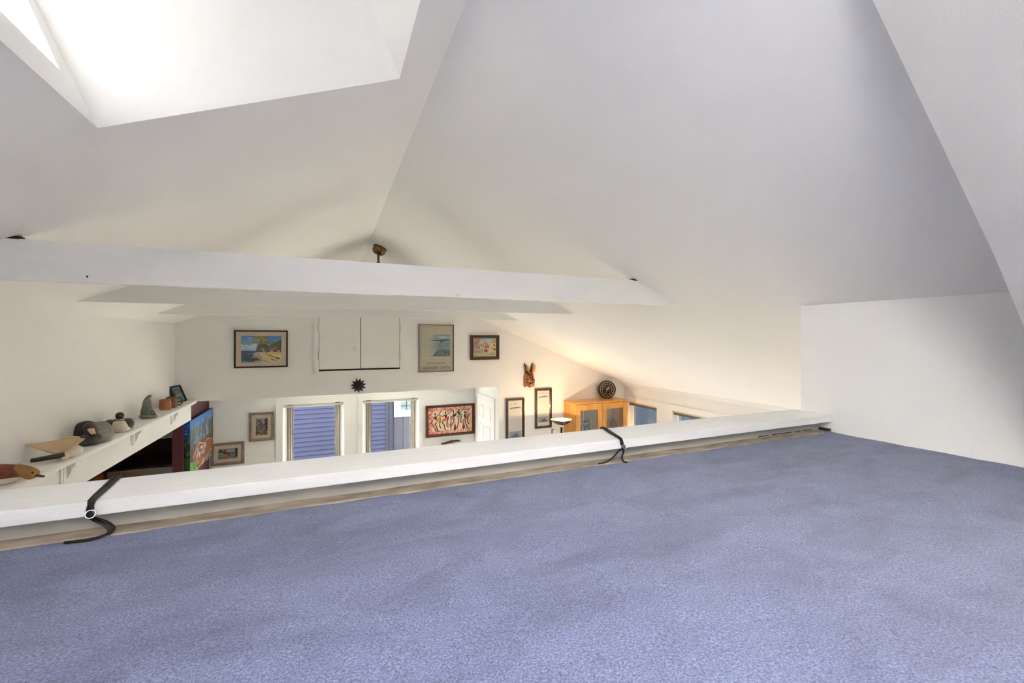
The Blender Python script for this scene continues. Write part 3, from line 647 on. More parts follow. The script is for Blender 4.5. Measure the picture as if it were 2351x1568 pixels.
dancer(.155, .24, (206, 150, 50), [[(.19, .34), (.25, .22), (.30, .10)], [(.13, .35), (.09, .48), (.06, .60)]], [[(.18, .55), (.15, .60), (.19, .75), (.22, .88)], [(.27, .38), (.26, .55), (.25, .68), (.27, .76)]], [(.16, .48), (.25, .33), (.29, .38), (.22, .56), (.18, .58)])
dancer(.385, .20, (226, 84, 34), [[(.41, .28), (.49, .22), (.54, .12)], [(.37, .30), (.32, .34), (.24, .30)]], [[(.34, .48), (.31, .56), (.36, .70), (.37, .84)], [(.45, .38), (.43, .52), (.41, .68), (.43, .73)]], [(.31, .46), (.40, .40), (.45, .34), (.46, .37), (.40, .50), (.36, .54)])
dancer(.565, .19, (176, 96, 116), [[(.58, .36), (.63, .24), (.68, .15)], [(.58, .38), (.64, .30)]], [[(.58, .50), (.56, .60), (.51, .74), (.50, .80)], [(.51, .35), (.51, .5), (.51, .62), (.48, .68)]], [(.52, .36), (.55, .36), (.60, .46), (.60, .54), (.53, .48)])
dancer(.69, .14, (124, 158, 142), [[(.71, .22), (.77, .16), (.83, .06)], [(.68, .22), (.64, .22), (.60, .36)]], [[(.69, .44), (.68, .60), (.66, .76), (.65, .82)], [(.76, .32), (.74, .46), (.73, .58), (.74, .62)]], [(.63, .40), (.69, .32), (.76, .26), (.78, .34), (.71, .42), (.68, .46)])
dancer(.83, .24, (168, 70, 90), [[(.85, .3), (.89, .20), (.93, .12), (.82, .16)], [(.83, .34), (.81, .5), (.76, .62)]], [[(.84, .52), (.83, .58), (.86, .70), (.88, .82)], [(.92, .32), (.90, .46), (.89, .60), (.91, .68)]], [(.82, .50), (.88, .38), (.93, .26), (.94, .34), (.87, .50), (.84, .54)])
for q, cc in (((.60, .62, .90), (150, 40, 50)), ((.80, .58, .88), (150, 62, 30))):
    c.poly([(q[0], q[1]-.05), (q[0]+.012, q[1]+.06), (q[0]+.035, q[2]-.08), (q[0], q[2]), (q[0]-.035, q[2]-.08), (q[0]-.012, q[1]+.06)], cc).ell(q[0], q[2]-.05, .03, .05, (80, 30, 34))
c.poly([(.07, .64), (.13, .60), (.15, .72), (.11, .74)], (186, 84, 110)).poly([(.12, .74), (.16, .72), (.21, .88), (.17, .92)], (140, 40, 44)).line([(.14, .70), (.19, .90)], .004, (220, 190, 160)).noise(.05)
framed('batik_picture', 'batik of five dancers in a brown wooden frame in the alcove', 'picture', 1.556, 2.455, -1.765, -1.203, YB, .045, .03, 'red_wood', c, 0, 'mat_cream', False)

# two silver frames in the alcove
c = Cv(70, 84, (150, 140, 130)).grad(0, .35, (120, 140, 196), (190, 190, 200)); PAL = [(46, 38, 46), (92, 64, 52), (150, 104, 76), (60, 66, 96), (190, 160, 120), (30, 26, 34), (110, 96, 80)]
c.dabs(220, 0, .12, 1, 1, PAL, .05, .05).rect(.78, 0, 1, .8, (58, 44, 44)).dabs(40, .8, .05, 1, .8, [(90, 70, 50), (40, 32, 36)], .04, .03).dabs(40, .4, .6, .85, .85, [(176, 120, 100), (200, 160, 140), (120, 70, 60)], .03, .02).poly([(.5, .3), (.62, 0), (.75, .3)], (160, 180, 206)).ell(.92, .82, .04, .05, (196, 206, 226)).noise(.08)
framed('framed_painting', 'silver framed dark street painting, upright, nearest the alcove window', 'painting', -1.127, -0.790, -1.574, -1.139, YB, .038, .028, 'silver_frame', c, .052, 'mat_board', True, 2)
c = Cv(90, 60, (150, 150, 150)).grad(0, .5, (150, 160, 160), (190, 180, 176)).rect(.5, .36, 1, .56, (90, 124, 160)).dabs(30, 0, .1, .4, .4, [(70, 56, 36), (120, 96, 40), (60, 66, 50)], .05, .07).poly([(.3, .4), (.4, .32), (.6, .4), (.58, .78), (.28, .78)], (120, 62, 44)).rect(.28, .5, .44, .76, (206, 160, 60)).rect(.46, .5, .58, .78, (176, 90, 80)).rect(.06, .45, .16, .84, (150, 150, 176)).rect(.88, 0, 1, .9, (36, 30, 34)).dabs(30, .5, .5, .9, .8, [(60, 70, 90), (150, 150, 60), (170, 180, 196)], .03, .03).grad(.82, 1, (110, 100, 100), (190, 184, 180)).dabs(10, 0, .86, 1, 1, [(60, 56, 56), (214, 206, 200)], .12, .012).noise(.07)
framed('framed_painting', 'silver framed street scene painting, wider, beside the burgundy wall', 'painting', -1.604, -1.186, -1.890, -1.560, YB, .038, .028, 'silver_frame', c, .050, 'mat_cream', True, 2)

# big canvas on the burgundy wall
cx = thing('canvas_painting', 'unframed canvas of a brown mountain lodge under dark blue trees', 'painting', (-1.605, 6.84, -1.85))
X1, X0_ = -1.572, -1.632; Y0c, Y1c, ZTc, ZBc = 6.30, 7.40, -1.02, -1.70
mesh_obj('stretcher', B(X0_+.001, X1-.001, Y0c+.001, Y1c, ZBc, ZTc-.001), 'black_frame', cx)
c = Cv(90, 90, (40, 40, 44)).grad(0, .30, (46, 110, 190), (90, 150, 214)).grad(.18, .6, (70, 84, 96), (60, 56, 52))
for k in range(46):
    x = rng.uniform(0, 1); y = rng.uniform(.02, .2); c.poly([(x, y), (x+.03, y+.34), (x-.03, y+.34)], [(52, 62, 46), (96, 110, 62), (70, 74, 64), (60, 56, 60), (120, 150, 210)][k % 5], .8)
c.dabs(60, 0, .15, 1, .5, [(140, 156, 80), (110, 150, 214), (52, 50, 50)], .012, .08, .6).rect(0, .48, 1, .7, (66, 58, 54), .7)
c.poly([(.12, .66), (.32, .50), (.55, .60), (.66, .56), (1, .66), (1, .92), (.14, .92)], (130, 72, 42)).line([(.12, .70), (.33, .50), (.62, .62)], .012, (206, 142, 86)).line([(.62, .60), (.72, .56), (1, .66)], .012, (196, 130, 76)).dabs(40, .2, .62, .66, .78, [(190, 196, 206), (120, 130, 140), (230, 226, 220)], .014, .035).dabs(30, .16, .8, .95, .92, [(150, 80, 44), (100, 60, 40)], .03, .03)
c.poly([(0, .74), (.16, .80), (.22, 1), (0, 1)], (86, 150, 60)).dabs(16, .12, .84, .3, 1, [(70, 110, 50), (120, 170, 70)], .03, .05).poly([(.3, 1), (.6, .92), (1, .84), (1, 1)], (70, 74, 78)).dabs(30, .4, .88, 1, 1, [(206, 200, 196), (222, 160, 52), (90, 100, 110)], .012, .04).line([(.3, .98), (.95, .84)], .008, (226, 196, 150)).noise(.06)
canvas_obj('painted_face', c, (X1, Y0c, ZTc), (0, Y1c-Y0c, 0), (0, 0, ZBc-ZTc), 'canvas_print', cx)
c = Cv(16, 80, (20, 60, 130)).grad(0, .5, (30, 90, 190), (14, 44, 100)).dabs(20, 0, 0, 1, .4, [(90, 170, 220), (16, 40, 110)], .3, .008).rect(0, .48, 1, .66, (22, 28, 34)).grad(.66, 1, (40, 90, 40), (30, 70, 36)).dabs(20, 0, .3, 1, .6, [(24, 56, 34), (70, 100, 50)], .3, .04).noise(.05)
canvas_obj('painted_edge', c, (X0_+.001, Y0c, ZTc), (X1-X0_-.001, 0, 0), (0, 0, ZBc-ZTc), 'canvas_print', cx)

# ------------------------------------------------------------------ attic hatch on the gable wall
h = thing('attic_hatch', 'white double door attic hatch with two knobs on the gable wall', 'hatch', (0.39, YF, -0.55))
hx0, hx1, hz0, hz1 = -0.132, 0.922, -0.425, 0.30
mesh_obj('casing', B(hx0-.060, hx0-.004, YF-.026, YF-.001, -0.447, hz1+.06), 'trim', h); mesh_obj('casing', B(hx1+.004, hx1+.056, YF-.026, YF-.001, -0.447, hz1+.06), 'trim', h)
mesh_obj('casing', B(hx0-.004, hx1+.004, YF-.022, YF-.001, hz1+.004, hz1+.06), 'trim', h)
mesh_obj('sill', bevel(B(hx0-.072, hx1+.066, YF-.045, YF-.001, -0.467, -0.447), .004), 'trim', h)
mesh_obj('apron', B(hx0-.060, hx1+.050, YF-.020, YF-.001, -0.548, -0.467), 'trim', h)
mesh_obj('gap_shadow', B(hx0-.004, hx1+.004, YF-.004, YF-.001, -0.447, hz1+.004), 'hole', h)
for i, (a, b_) in enumerate(((hx0, 0.3905), (0.3985, hx1))):
    d = mesh_obj('hatch_door', bevel(B(a, b_, YF-.020, YF-.004, hz0, hz1), .002), 'trim', h)
    kx = 0.326 if i == 0 else 0.455
    M = Matrix.Translation((kx, YF-.020, -0.150)) @ Matrix.Rotation(math.pi/2, 4, 'X')
    mesh_obj('knob', lathe(BM(), [(.010, 0), (.009, .012), (.020, .020), (.024, .030), (.018, .040), (.0, .043)], 16, M), 'trim', d)
    hxx = hx0-.002 if i == 0 else hx1+.002
    for zz in (0.15, -0.235):
        bm = B(hxx-.014, hxx+.014, YF-.026, YF-.020, zz-.05, zz+.05); mesh_obj('hinge', tube(bm, [(hxx, YF-.028, zz-.055), (hxx, YF-.028, zz+.055)], .007, 8), 'trim', d)

# sun ornament
sn = thing('sun_ornament', 'black cast iron sun face with pointed rays under the hatch', 'ornament', (0.365, YF, -0.66))
M = Matrix.Translation((0.365, YF-.002, -0.662)) @ Matrix.Rotation(math.pi/2, 4, 'X')
mesh_obj('face_disc', lathe(BM(), [(.062, 0), (.064, .012), (.056, .024), (.040, .032), (.0, .036)], 24, M), 'black_metal', sn)
for k in range(11):
    a = 2*math.pi*(k+.3)/11; bm = BM(); r0, r1, w = .055, .108, .019
    ca, sa = math.cos(a), math.sin(a); P = lambda r, t, d: M @ Vector((r*ca-t*sa, r*sa+t*ca, d))
    vs = [bm.verts.new(P(r0, -w, 0)), bm.verts.new(P(r0, w, 0)), bm.verts.new(P(r1, 0, 0)), bm.verts.new(P(r0, 0, .018)), bm.verts.new(P(r1*.98, 0, .006))]
    for f in ((0, 2, 1), (0, 3, 4), (0, 4, 2), (3, 1, 4), (1, 2, 4), (0, 1, 3)): bm.faces.new([vs[i] for i in f])
    mesh_obj('ray', bm, 'black_metal', sn)
bm = BM(); blob(bm, (0, 0, .036), (.010, .018, .014), M, 10, 6); blob(bm, (-.022, .016, .032), (.010, .007, .006), M, 10, 6); blob(bm, (.022, .016, .032), (.010, .007, .006), M, 10, 6); blob(bm, (0, -.028, .030), (.018, .006, .006), M, 10, 6)
mesh_obj('face_relief', bm, 'black_metal', sn)

# carved mask
mk = thing('carved_mask', 'carved wooden wall mask with tall ears above the framed certificates', 'mask', (3.0, YF, -0.80))
mx, my = 3.0, YF-.002
def fwarp(p): return (p[0]*(1.0-.12*max(0, -p[2])), p[1], p[2])
mesh_obj('mask_face', blob(BM(), (mx, my-.012, -0.675), (.088, .055, .112), None, 24, 16, lambda p: (math.copysign(abs(p[0])**.55, p[0]), p[1], math.copysign(abs(p[2])**.6, p[2]))), 'mask_wood', mk)
mesh_obj('chin', blob(BM(), (mx+.004, my-.045, -0.776), (.050, .030, .034), None, 16, 10), 'mask_wood', mk)
mesh_obj('mouth', blob(BM(), (mx+.004, my-.066, -0.752), (.034, .012, .016), None, 14, 8), 'mask_dark', mk)
mesh_obj('teeth', blob(BM(), (mx+.006, my-.074, -0.757), (.020, .008, .008), None, 12, 8), 'duck_white', mk)
mesh_obj('nose', prism(BM(), [(mx-.012, -0.60), (mx+.030, -0.60), (mx+.022, -0.705), (mx-.002, -0.705)], 'y', my-.085, my-.03), 'mask_wood', mk)
for s in (-1, 1):
    mesh_obj('eye', blob(BM(), (mx+.010+s*.052, my-.055, -0.652), (.030, .012, .020), Matrix.Translation((mx, my, -.652)) @ Matrix.Rotation(s*.5, 4, 'Y') @ Matrix.Translation((-mx, -my, .652)), 14, 8), 'mask_dark', mk)
    mesh_obj('cheek_peg', tube(BM(), [(mx+s*.076, my-.02, -0.70), (mx+s*.078, my-.025, -0.80)], lambda t: .018-.003*t, 10), 'mask_wood', mk)
    mesh_obj('ear', tube(BM(), [(mx+.015+s*.045, my-.02, -0.58), (mx+.02+s*.062, my-.03, -0.50), (mx+.022+s*.075, my-.03, -0.44)], lambda t: .012+.022*math.sin(math.pi*min(1, t*.95+.05)), 10, .5), 'mask_light', mk)
    mesh_obj('horn', tube(BM(), [(mx-.01+s*.035, my-.012, -0.56), (mx-.012+s*.055, my-.014, -0.47), (mx-.012+s*.075, my-.014, -0.415)], lambda t: .020-.012*t, 8, .7), 'mask_dark', mk)
mesh_obj('cheek_line', tube(BM(), [(mx-.07, my-.052, -0.715), (mx-.03, my-.066, -0.728), (mx+.01, my-.072, -0.735), (mx+.05, my-.066, -0.728), (mx+.075, my-.052, -0.715)], .007, 8), 'mask_dark', mk)
mesh_obj('brow_leaf', tube(BM(), [(mx-.085, my-.045, -0.545), (mx-.045, my-.075, -0.580), (mx+.012, my-.088, -0.615)], lambda t: .014+.028*math.sin(math.pi*(t*.8+.1)), 12, .45), 'mask_dark', mk)
mesh_obj('brow_tail', tube(BM(), [(mx+.012, my-.085, -0.585), (mx+.018, my-.094, -0.64), (mx+.020, my-.092, -0.70)], lambda t: .017-.011*t, 10, .6), 'mask_dark', mk)

# driftwood carving
dw = thing('driftwood_carving', 'dark carved driftwood piece mounted below the batik', 'carving', (2.0, YB, -1.90))
mesh_obj('wood_piece', tube(BM(), [(1.83, YB-.03, -1.895), (1.90, YB-.035, -1.890), (1.98, YB-.035, -1.878), (2.05, YB-.03, -1.872), (2.12, YB-.035, -1.868), (2.19, YB-.03, -1.876)], lambda t: .008+.024*math.sin(math.pi*min(1, .08+.9*t))*(1+.15*math.sin(t*17)), 10, .8), 'drift', dw)
# small hook
hk = thing('wall_hook', 'small dark wall hook under the higher framed certificate', 'hook', (3.43, YF, -1.55))
mesh_obj('hook_plate', B(3.422, 3.436, YF-.008, YF-.001, -1.61, -1.535), 'black_metal', hk); mesh_obj('hook_arm', tube(BM(), [(3.429, YF-.008, -1.545), (3.440, YF-.03, -1.540), (3.452, YF-.034, -1.525)], .005, 8), 'black_metal', hk)

# ------------------------------------------------------------------ pine cabinet, clock, lamp
cb = thing('pine_cabinet', 'orange pine display cabinet with two glass doors under the clock', 'cabinet', (4.18, 6.05, ZF))
ax0, ax1, ay0, ay1, az = 3.655, 4.71, 5.875, 6.235, -1.06
mesh_obj('side_panel', B(ax0, ax0+.025, ay0+.02, ay1, ZF, az-.028), 'pine', cb); mesh_obj('side_panel', B(ax1-.025, ax1, ay0+.02, ay1, ZF, az-.028), 'pine', cb)
mesh_obj('top_panel', bevel(B(ax0-.006, ax1+.006, ay0-.002, ay1, az-.028, az), .005), 'pine', cb)
mesh_obj('back_panel', B(ax0+.025, ax1-.025, ay1-.012, ay1-.001, ZF, az-.028), 'mat_cream', cb)
for zz in (-1.60, -2.05, -2.5, ZF+.02): mesh_obj('shelf', B(ax0+.025, ax1-.025, ay0+.03, ay1-.012, zz, zz+.02), 'pine', cb)
xm = (ax0+ax1)/2
for i, (a, b_) in enumerate(((ax0+.012, xm-.002), (xm+.002, ax1-.012))):
    d = mesh_obj('cabinet_door', BM() if False else (lambda bm: (box(bm, a, a+.085, ay0, ay0+.02, ZF+.06, az-.034), box(bm, b_-.085, b_, ay0, ay0+.02, ZF+.06, az-.034), box(bm, a+.085, b_-.085, ay0+.001, ay0+.02, az-.034-.095, az-.034), box(bm, a+.085, b_-.085, ay0+.001, ay0+.02, -1.62, -1.56), box(bm, a+.085, b_-.085, ay0+.001, ay0+.02, ZF+.06, ZF+.15), bm)[-1])(BM()), 'pine', cb)
    mesh_obj('door_glass', B(a+.085, b_-.085, ay0+.009, ay0+.012, -1.56, az-.129), 'cabinet_glass', d)
    mesh_obj('door_glass', B(a+.085, b_-.085, ay0+.009, ay0+.012, ZF+.15, -1.62), 'cabinet_glass', d)
    kx = b_-.04 if i == 0 else a+.04
    mesh_obj('knob', lathe(BM(), [(.008, 0), (.008, .012), (.016, .02), (.012, .03), (0, .032)], 12, Matrix.Translation((kx, ay0, -1.75)) @ Matrix.Rotation(math.pi/2, 4, 'X')), 'pine', d)
def stand_photo(label, cx, cyy, z, w, hh, lean, rot, cols, fm):
    t = thing('photo_frame', label, 'photo frame', (cx, cyy, z))
    M = Matrix.Translation((cx, cyy, z)) @ Matrix.Rotation(rot, 4, 'Z') @ Matrix.Rotation(-lean, 4, 'X')
    fw_ = .012
    for q in ((-w/2, w/2, 0, fw_), (-w/2, w/2, hh-fw_, hh), (-w/2, -w/2+fw_, fw_, hh-fw_), (w/2-fw_, w/2, fw_, hh-fw_)): mesh_obj('frame_rail', box(BM(), q[0], q[1], -.008, .008, q[2], q[3], M), fm, t)
    cv_ = Cv(40, 30, cols[0]).dabs(60, .1, .2, .9, .95, cols[1:], .08, .12).noise(.08)
    R3 = M.to_3x3(); canvas_obj('photo', cv_, M @ Vector((-w/2+fw_, -.001, hh-fw_)), R3 @ Vector((w-2*fw_, 0, 0)), R3 @ Vector((0, 0, -(hh-2*fw_))), 'print', t)
    mesh_obj('frame_back', box(BM(), -w/2+fw_, w/2-fw_, .0005, .006, fw_, hh-fw_, M), fm, t)
    return t
stand_photo('leaning black and white photo in a pale frame behind cabinet glass', 3.96, 6.06, -1.578, .27, .20, .2, .12, [(84, 84, 90), (40, 40, 46), (150, 150, 156), (206, 206, 206), (60, 60, 66)], 'duck_white')
vs_ = thing('glass_vase', 'dark red ornament behind the right cabinet glass', 'ornament', (4.56, 6.08, -1.58))
mesh_obj('ornament_body', lathe(BM(), [(.05, 0), (.065, .03), (.06, .08), (.035, .12), (.012, .16), (0, .165)], 16, Matrix.Translation((4.56, 6.08, -1.58))), 'burgundy', vs_)
bt = thing('glass_bottle', 'pale tall bottle behind the right cabinet glass', 'bottle', (4.36, 6.06, -1.58))
mesh_obj('bottle_body', lathe(BM(), [(.04, 0), (.042, .02), (.042, .16), (.032, .20), (.014, .23), (.014, .28), (.018, .285), (.018, .30), (0, .30)], 16, Matrix.Translation((4.36, 6.06, -1.58))), 'soapstone', bt)

# clock standing on the cabinet
ck = thing('wall_clock', 'round dark clock with gold rings standing on the pine cabinet', 'clock', (4.46, 6.13, az))
CR = .158; Mc = Matrix.Translation((4.46, 6.13, az+CR)) @ Matrix.Rotation(-.36, 4, 'Z') @ Matrix.Rotation(math.pi/2-.05, 4, 'X')
mesh_obj('rim', lathe(BM(), [(CR, -.02), (CR, .012), (CR-.008, .022), (CR-.022, .026), (CR-.030, .020), (CR-.030, -.02)], 48, Mc, True), 'clock_rim', ck)
mesh_obj('dial', lathe(BM(), [(CR-.03, -.012), (CR-.03, .010), (.0, .010)], 48, Mc), 'clock_face', ck)
mesh_obj('bezel_ring', torus(BM(), CR-.033, .005, Mc @ Matrix.Translation((0, 0, .016)), 48, 8), 'clock_gold', ck)
mesh_obj('inner_dial', lathe(BM(), [(.086, .0105), (.086, .0125), (0, .0125)], 40, Mc), 'clock_dark', ck)
mesh_obj('inner_ring', torus(BM(), .086, .0028, Mc @ Matrix.Translation((0, 0, .013)), 40, 6), 'clock_gold', ck)
for k in range(12):
    a = 2*math.pi*k/12; mesh_obj('hour_mark', box(BM(), -.003, .003, .096, .112, .0105, .0125, Mc @ Matrix.Rotation(-a, 4, 'Z')), 'clock_gold', ck)
for nm, a, L, w in (('hour_hand', 32, .062, .004), ('minute_hand', 62, .082, .003), ('second_hand', 200, .08, .0016)):
    mesh_obj(nm, box(BM(), -w, w, -.015, L, .014, .016, Mc @ Matrix.Rotation(-math.radians(a), 4, 'Z')), 'clock_gold', ck)

# torchiere lamp
lp = thing('floor_lamp', 'lit torchiere floor lamp with a wide metal bowl beside the pine cabinet', 'lamp', (3.25, 5.62, ZF))
lx, ly, lz = 3.25, 5.62, -1.245
Ml = Matrix.Translation((lx, ly, lz))
prof = [(.028, -.085), (.06, -.078), (.11, -.055), (.15, -.025), (.172, 0)]
mesh_obj('bowl', lathe(BM(), prof+[(.174, .001), (.168, .002)]+[(r-.004, z+.005) for r, z in prof[::-1]][1:]+[(.0, -.078)], 40, Ml), 'lamp_metal', lp)
mesh_obj('bowl_liner', lathe(BM(), [(.0, -.072), (.05, -.068), (.10, -.049), (.143, -.0195), (.163, .0005)], 40, Ml), 'lamp_inner', lp)
mesh_obj('collar', lathe(BM(), [(.016, -.115), (.024, -.11), (.024, -.09), (.028, -.085)], 20, Ml), 'chrome', lp)
mesh_obj('pole', lathe(BM(), [(.0145, ZF+.03-lz), (.0145, -.112)], 16, Ml), 'black_metal', lp)
mesh_obj('base', lathe(BM(), [(.14, ZF-lz), (.14, ZF+.012-lz), (.10, ZF+.028-lz), (.016, ZF+.04-lz)], 32, Ml), 'black_metal', lp)
mesh_obj('bulb', blob(BM(), (lx, ly, lz-.035), (.05, .05, .022), None, 16, 10), 'bulb', lp)
ld = bpy.data.lights.new('lamp_light', 'POINT'); ld.energy = 0.8; ld.color = (1.0, 0.66, 0.34); ld.shadow_soft_size = .02
lo = bpy.data.objects.new('lamp_light', ld); C.objects.link(lo); lo.parent = lp; lo.location = (0, 0, lz+.0-ZF)

# ------------------------------------------------------------------ duck shelf and what stands on it
ZP = -0.757; SHX = -1.495
sh = thing('display_shelf', 'long white moulded shelf with carved brackets under the left wall', 'shelf', (-1.6, 3.7, -0.80))
mesh_obj('shelf_board', B(XL+.001, SHX, 1.2, YF-.001, ZP-.018, ZP), 'trim', sh)
mesh_obj('shelf_lip', prism(BM(), [(SHX+.006, ZP-.004), (SHX+.010, ZP-.010), (SHX+.002, ZP-.022), (SHX-.004, ZP-.040), (SHX-.03, ZP-.043), (SHX-.03, ZP-.0185), (SHX, ZP-.0185), (SHX, ZP-.004)], 'y', 1.2, YF-.001), 'trim', sh)
for yb_ in (2.55, 3.60, 4.63, 5.60):
    br = mesh_obj('bracket', prism(BM(), [(-1.55, -0.80), (-1.50, -0.80), (-1.503, -0.82), (-1.515, -0.832), (-1.522, -0.85), (-1.528, -0.872), (-1.538, -0.890), (-1.55, -0.915)][::-1], 'y', yb_, yb_+.05), 'trim', sh)
    bm = BM()
    for k in range(3): box(bm, -1.551, -1.540+.002*(k == 1), yb_-.066+.022*k, yb_-.050+.022*k, -0.915, -0.802)
    mesh_obj('fluted_plate', bm, 'trim', br)

FM = lambda x, y, z=ZP, r=0.0: Matrix.Translation((x, y, z)) @ Matrix.Rotation(0.37+r, 4, 'Z')
def flatbottom(p): return (p[0], p[1], p[2] if p[2] > -.6 else -.6+(p[2]+.6)*.1)
GD = 'carved bird decoys on the shelf'
# reddish duck
M = FM(-1.600, 3.04); t = thing('duck_decoy', 'reddish brown duck decoy with lowered ochre head', 'decoy', (-1.600, 3.04, ZP), GD)
mesh_obj('body', blob(BM(), (-.02, 0, .040), (.14, .060, .064), M, 24, 14, flatbottom), 'duck_white', t)
mesh_obj('back', blob(BM(), (-.005, 0, .050), (.136, .060, .056), M, 24, 14, lambda p: (p[0], p[1], max(p[2], -.15-.3*p[0]))), 'duck_red', t)
mesh_obj('neck', tube(BM(), [(.085, -.005, .066), (.12, -.015, .052), (.142, -.020, .040)], lambda q: .032-.004*q, 12, 1, M), 'duck_ochre', t)
mesh_obj('head', blob(BM(), (.142, -.020, .036), (.034, .028, .030), M, 16, 10), 'duck_ochre', t)
mesh_obj('bill', tube(BM(), [(.160, -.030, .026), (.180, -.036, .018), (.192, -.040, .014)], lambda q: .013-.005*q, 10, .6, M), 'duck_brown', t)
mesh_obj('eye', blob(BM(), (.150, -.046, .046), (.005, .005, .005), M, 8, 6), 'duck_dark', t)
mesh_obj('tail', tube(BM(), [(-.12, 0, .05), (-.16, 0, .062), (-.19, 0, .07)], lambda q: .030-.022*q, 10, .5, M), 'duck_white', t)
# tan shorebird
M = FM(-1.565, 3.56); t = thing('shorebird_carving', 'tan and white shorebird carving with a long dark bill', 'decoy', (-1.565, 3.56, ZP), GD)
mesh_obj('body', blob(BM(), (.045, .008, .031), (.066, .060, .046), M, 20, 12, flatbottom), 'duck_white', t)
bm = hexa(BM(), [M @ Vector(p) for p in ((-.150, .030, .108), (-.02, .040, .112), (.07, .045, .112), (.122, .015, .104), (.060, -.050, .070), (-.005, -.075, .050))],
          [M @ Vector(p) for p in ((-.142, .036, .100), (-.02, .055, .092), (.07, .055, .092), (.112, .022, .094), (.055, -.036, .052), (-.004, -.058, .034))])
mesh_obj('wings', bevel(bm, .004, 2), 'duck_tan', t)
mesh_obj('tail_ridge', blob(BM(), (.045, .06, .108), (.050, .025, .014), M, 16, 8), 'duck_tan', t)
mesh_obj('head', blob(BM(), (.028, -.085, .026), (.024, .028, .024), M, 14, 10), 'duck_cream', t)
mesh_obj('bill', tube(BM(), [(.030, -.096, .036), (-.02, -.100, .034), (-.075, -.102, .031), (-.108, -.102, .030)], lambda q: .0185-.005*q, 12, .9, M), 'duck_dark', t)
# brown headed duck
M = FM(-1.575, 3.97); t = thing('duck_decoy', 'brown headed duck decoy with cream bill and grey sides', 'decoy', (-1.575, 3.97, ZP), GD)
mesh_obj('body', blob(BM(), (.052, .030, .0585), (.072, .082, .090), M, 22, 14, flatbottom), 'duck_grey', t)
mesh_obj('breast', blob(BM(), (-.005, -.045, .032), (.062, .058, .050), M, 20, 12, flatbottom), 'duck_green', t)
mesh_obj('neck', tube(BM(), [(-.005, -.015, .06), (-.006, -.025, .10)], lambda s: .036-.008*s, 14, 1, M), 'duck_brown', t)
mesh_obj('head', blob(BM(), (-.006, -.030, .122), (.034, .038, .036), M, 18, 12), 'duck_brown', t)
mesh_obj('bill', tube(BM(), [(.002, -.055, .112), (.010, -.085, .095), (.018, -.105, .082)], lambda s: .021-.008*s, 12, .6, M), 'duck_cream', t)
mesh_obj('bill_tip', blob(BM(), (.019, -.108, .079), (.008, .007, .007), M, 10, 6), 'duck_dark', t)
# dark duck with white patch
M = FM(-1.655, 4.135); t = thing('duck_decoy', 'dark duck decoy with a white cheek patch behind the brown headed duck', 'decoy', (-1.655, 4.135, ZP), GD)
mesh_obj('body', blob(BM(), (-.03, .0, .05), (.075, .06, .080), M, 20, 12, flatbottom), 'duck_dark', t)
mesh_obj('back', blob(BM(), (-.01, .0, .085), (.068, .042, .056), M, 20, 12), 'duck_dark', t)
mesh_obj('flank', blob(BM(), (.018, -.022, .068), (.042, .044, .045), M, 16, 10), 'duck_grey', t)
mesh_obj('cheek_patch', blob(BM(), (.016, -.040, .110), (.020, .012, .022), M, 12, 8), 'duck_white', t)
# loon
M = FM(-1.575, 4.41); t = thing('loon_decoy', 'black and white loon decoy with a broad cream breast', 'decoy', (-1.575, 4.41, ZP), GD)
mesh_obj('breast', blob(BM(), (.004, -.03, .0355), (.074, .060, .055), M, 22, 14, flatbottom), 'duck_white', t)
for s in (-1, 1):
    w_ = mesh_obj('wing', blob(BM(), (.0+s*.052, .012, .048), (.044, .085, .052), M, 18, 12, flatbottom), 'duck_dark', t)
    bm = BM()
    for k in range(10): blob(bm, (s*.052+.036*math.cos(.9+k*.25)*s*.9, -.03+.009*k, .062+.030*math.sin(.4+k*.31)), (.0035, .0035, .0035), M, 6, 4)
    mesh_obj('speckles', bm, 'duck_white', w_)
mesh_obj('back', blob(BM(), (0, .03, .052), (.062, .09, .050), M, 18, 12, flatbottom), 'duck_dark', t)
mesh_obj('neck', tube(BM(), [(.006, -.02, .075), (.006, -.022, .115)], lambda s: .026-.004*s, 14, 1, M), 'duck_dark', t)
mesh_obj('collar', torus(BM(), .0245, .003, M @ Matrix.Translation((.006, -.021, .098)), 18, 6), 'duck_white', t)
mesh_obj('head', blob(BM(), (.006, -.026, .130), (.028, .032, .028), M, 18, 12), 'duck_dark', t)
mesh_obj('bill', tube(BM(), [(.010, -.05, .128), (.016, -.085, .122)], lambda s: .010-.006*s, 8, .8, M), 'duck_dark', t)
# soapstone figure
M = FM(-1.585, 5.03); t = thing('stone_figure', 'grey green soapstone bird figure with upturned beak', 'figurine', (-1.585, 5.03, ZP))
def fig_r(q): return float(np.interp(q, [0, .22, .42, .6, .74, .86, .94, 1], [.048, .046, .037, .028, .021, .019, .013, .004]))
mesh_obj('figure_body', tube(BM(), [(-.004, 0, .010), (-.006, 0, .05), (-.004, 0, .09), (-.004, 0, .13), (-.002, 0, .165), (.004, 0, .188), (.016, 0, .203), (.030, 0, .210)], fig_r, 16, .85, M), 'soapstone', t)
mesh_obj('base_coil', torus(BM(), .048, .020, M @ Matrix.Translation((.006, 0, .018)) @ Matrix.Rotation(.08, 4, 'Y'), 26, 10), 'soapstone', t)
mesh_obj('flipper', tube(BM(), [(.03, -.03, .075), (.046, -.035, .05), (.050, -.035, .03)], lambda s: .016-.006*s, 10, .6, M), 'soapstone', t)
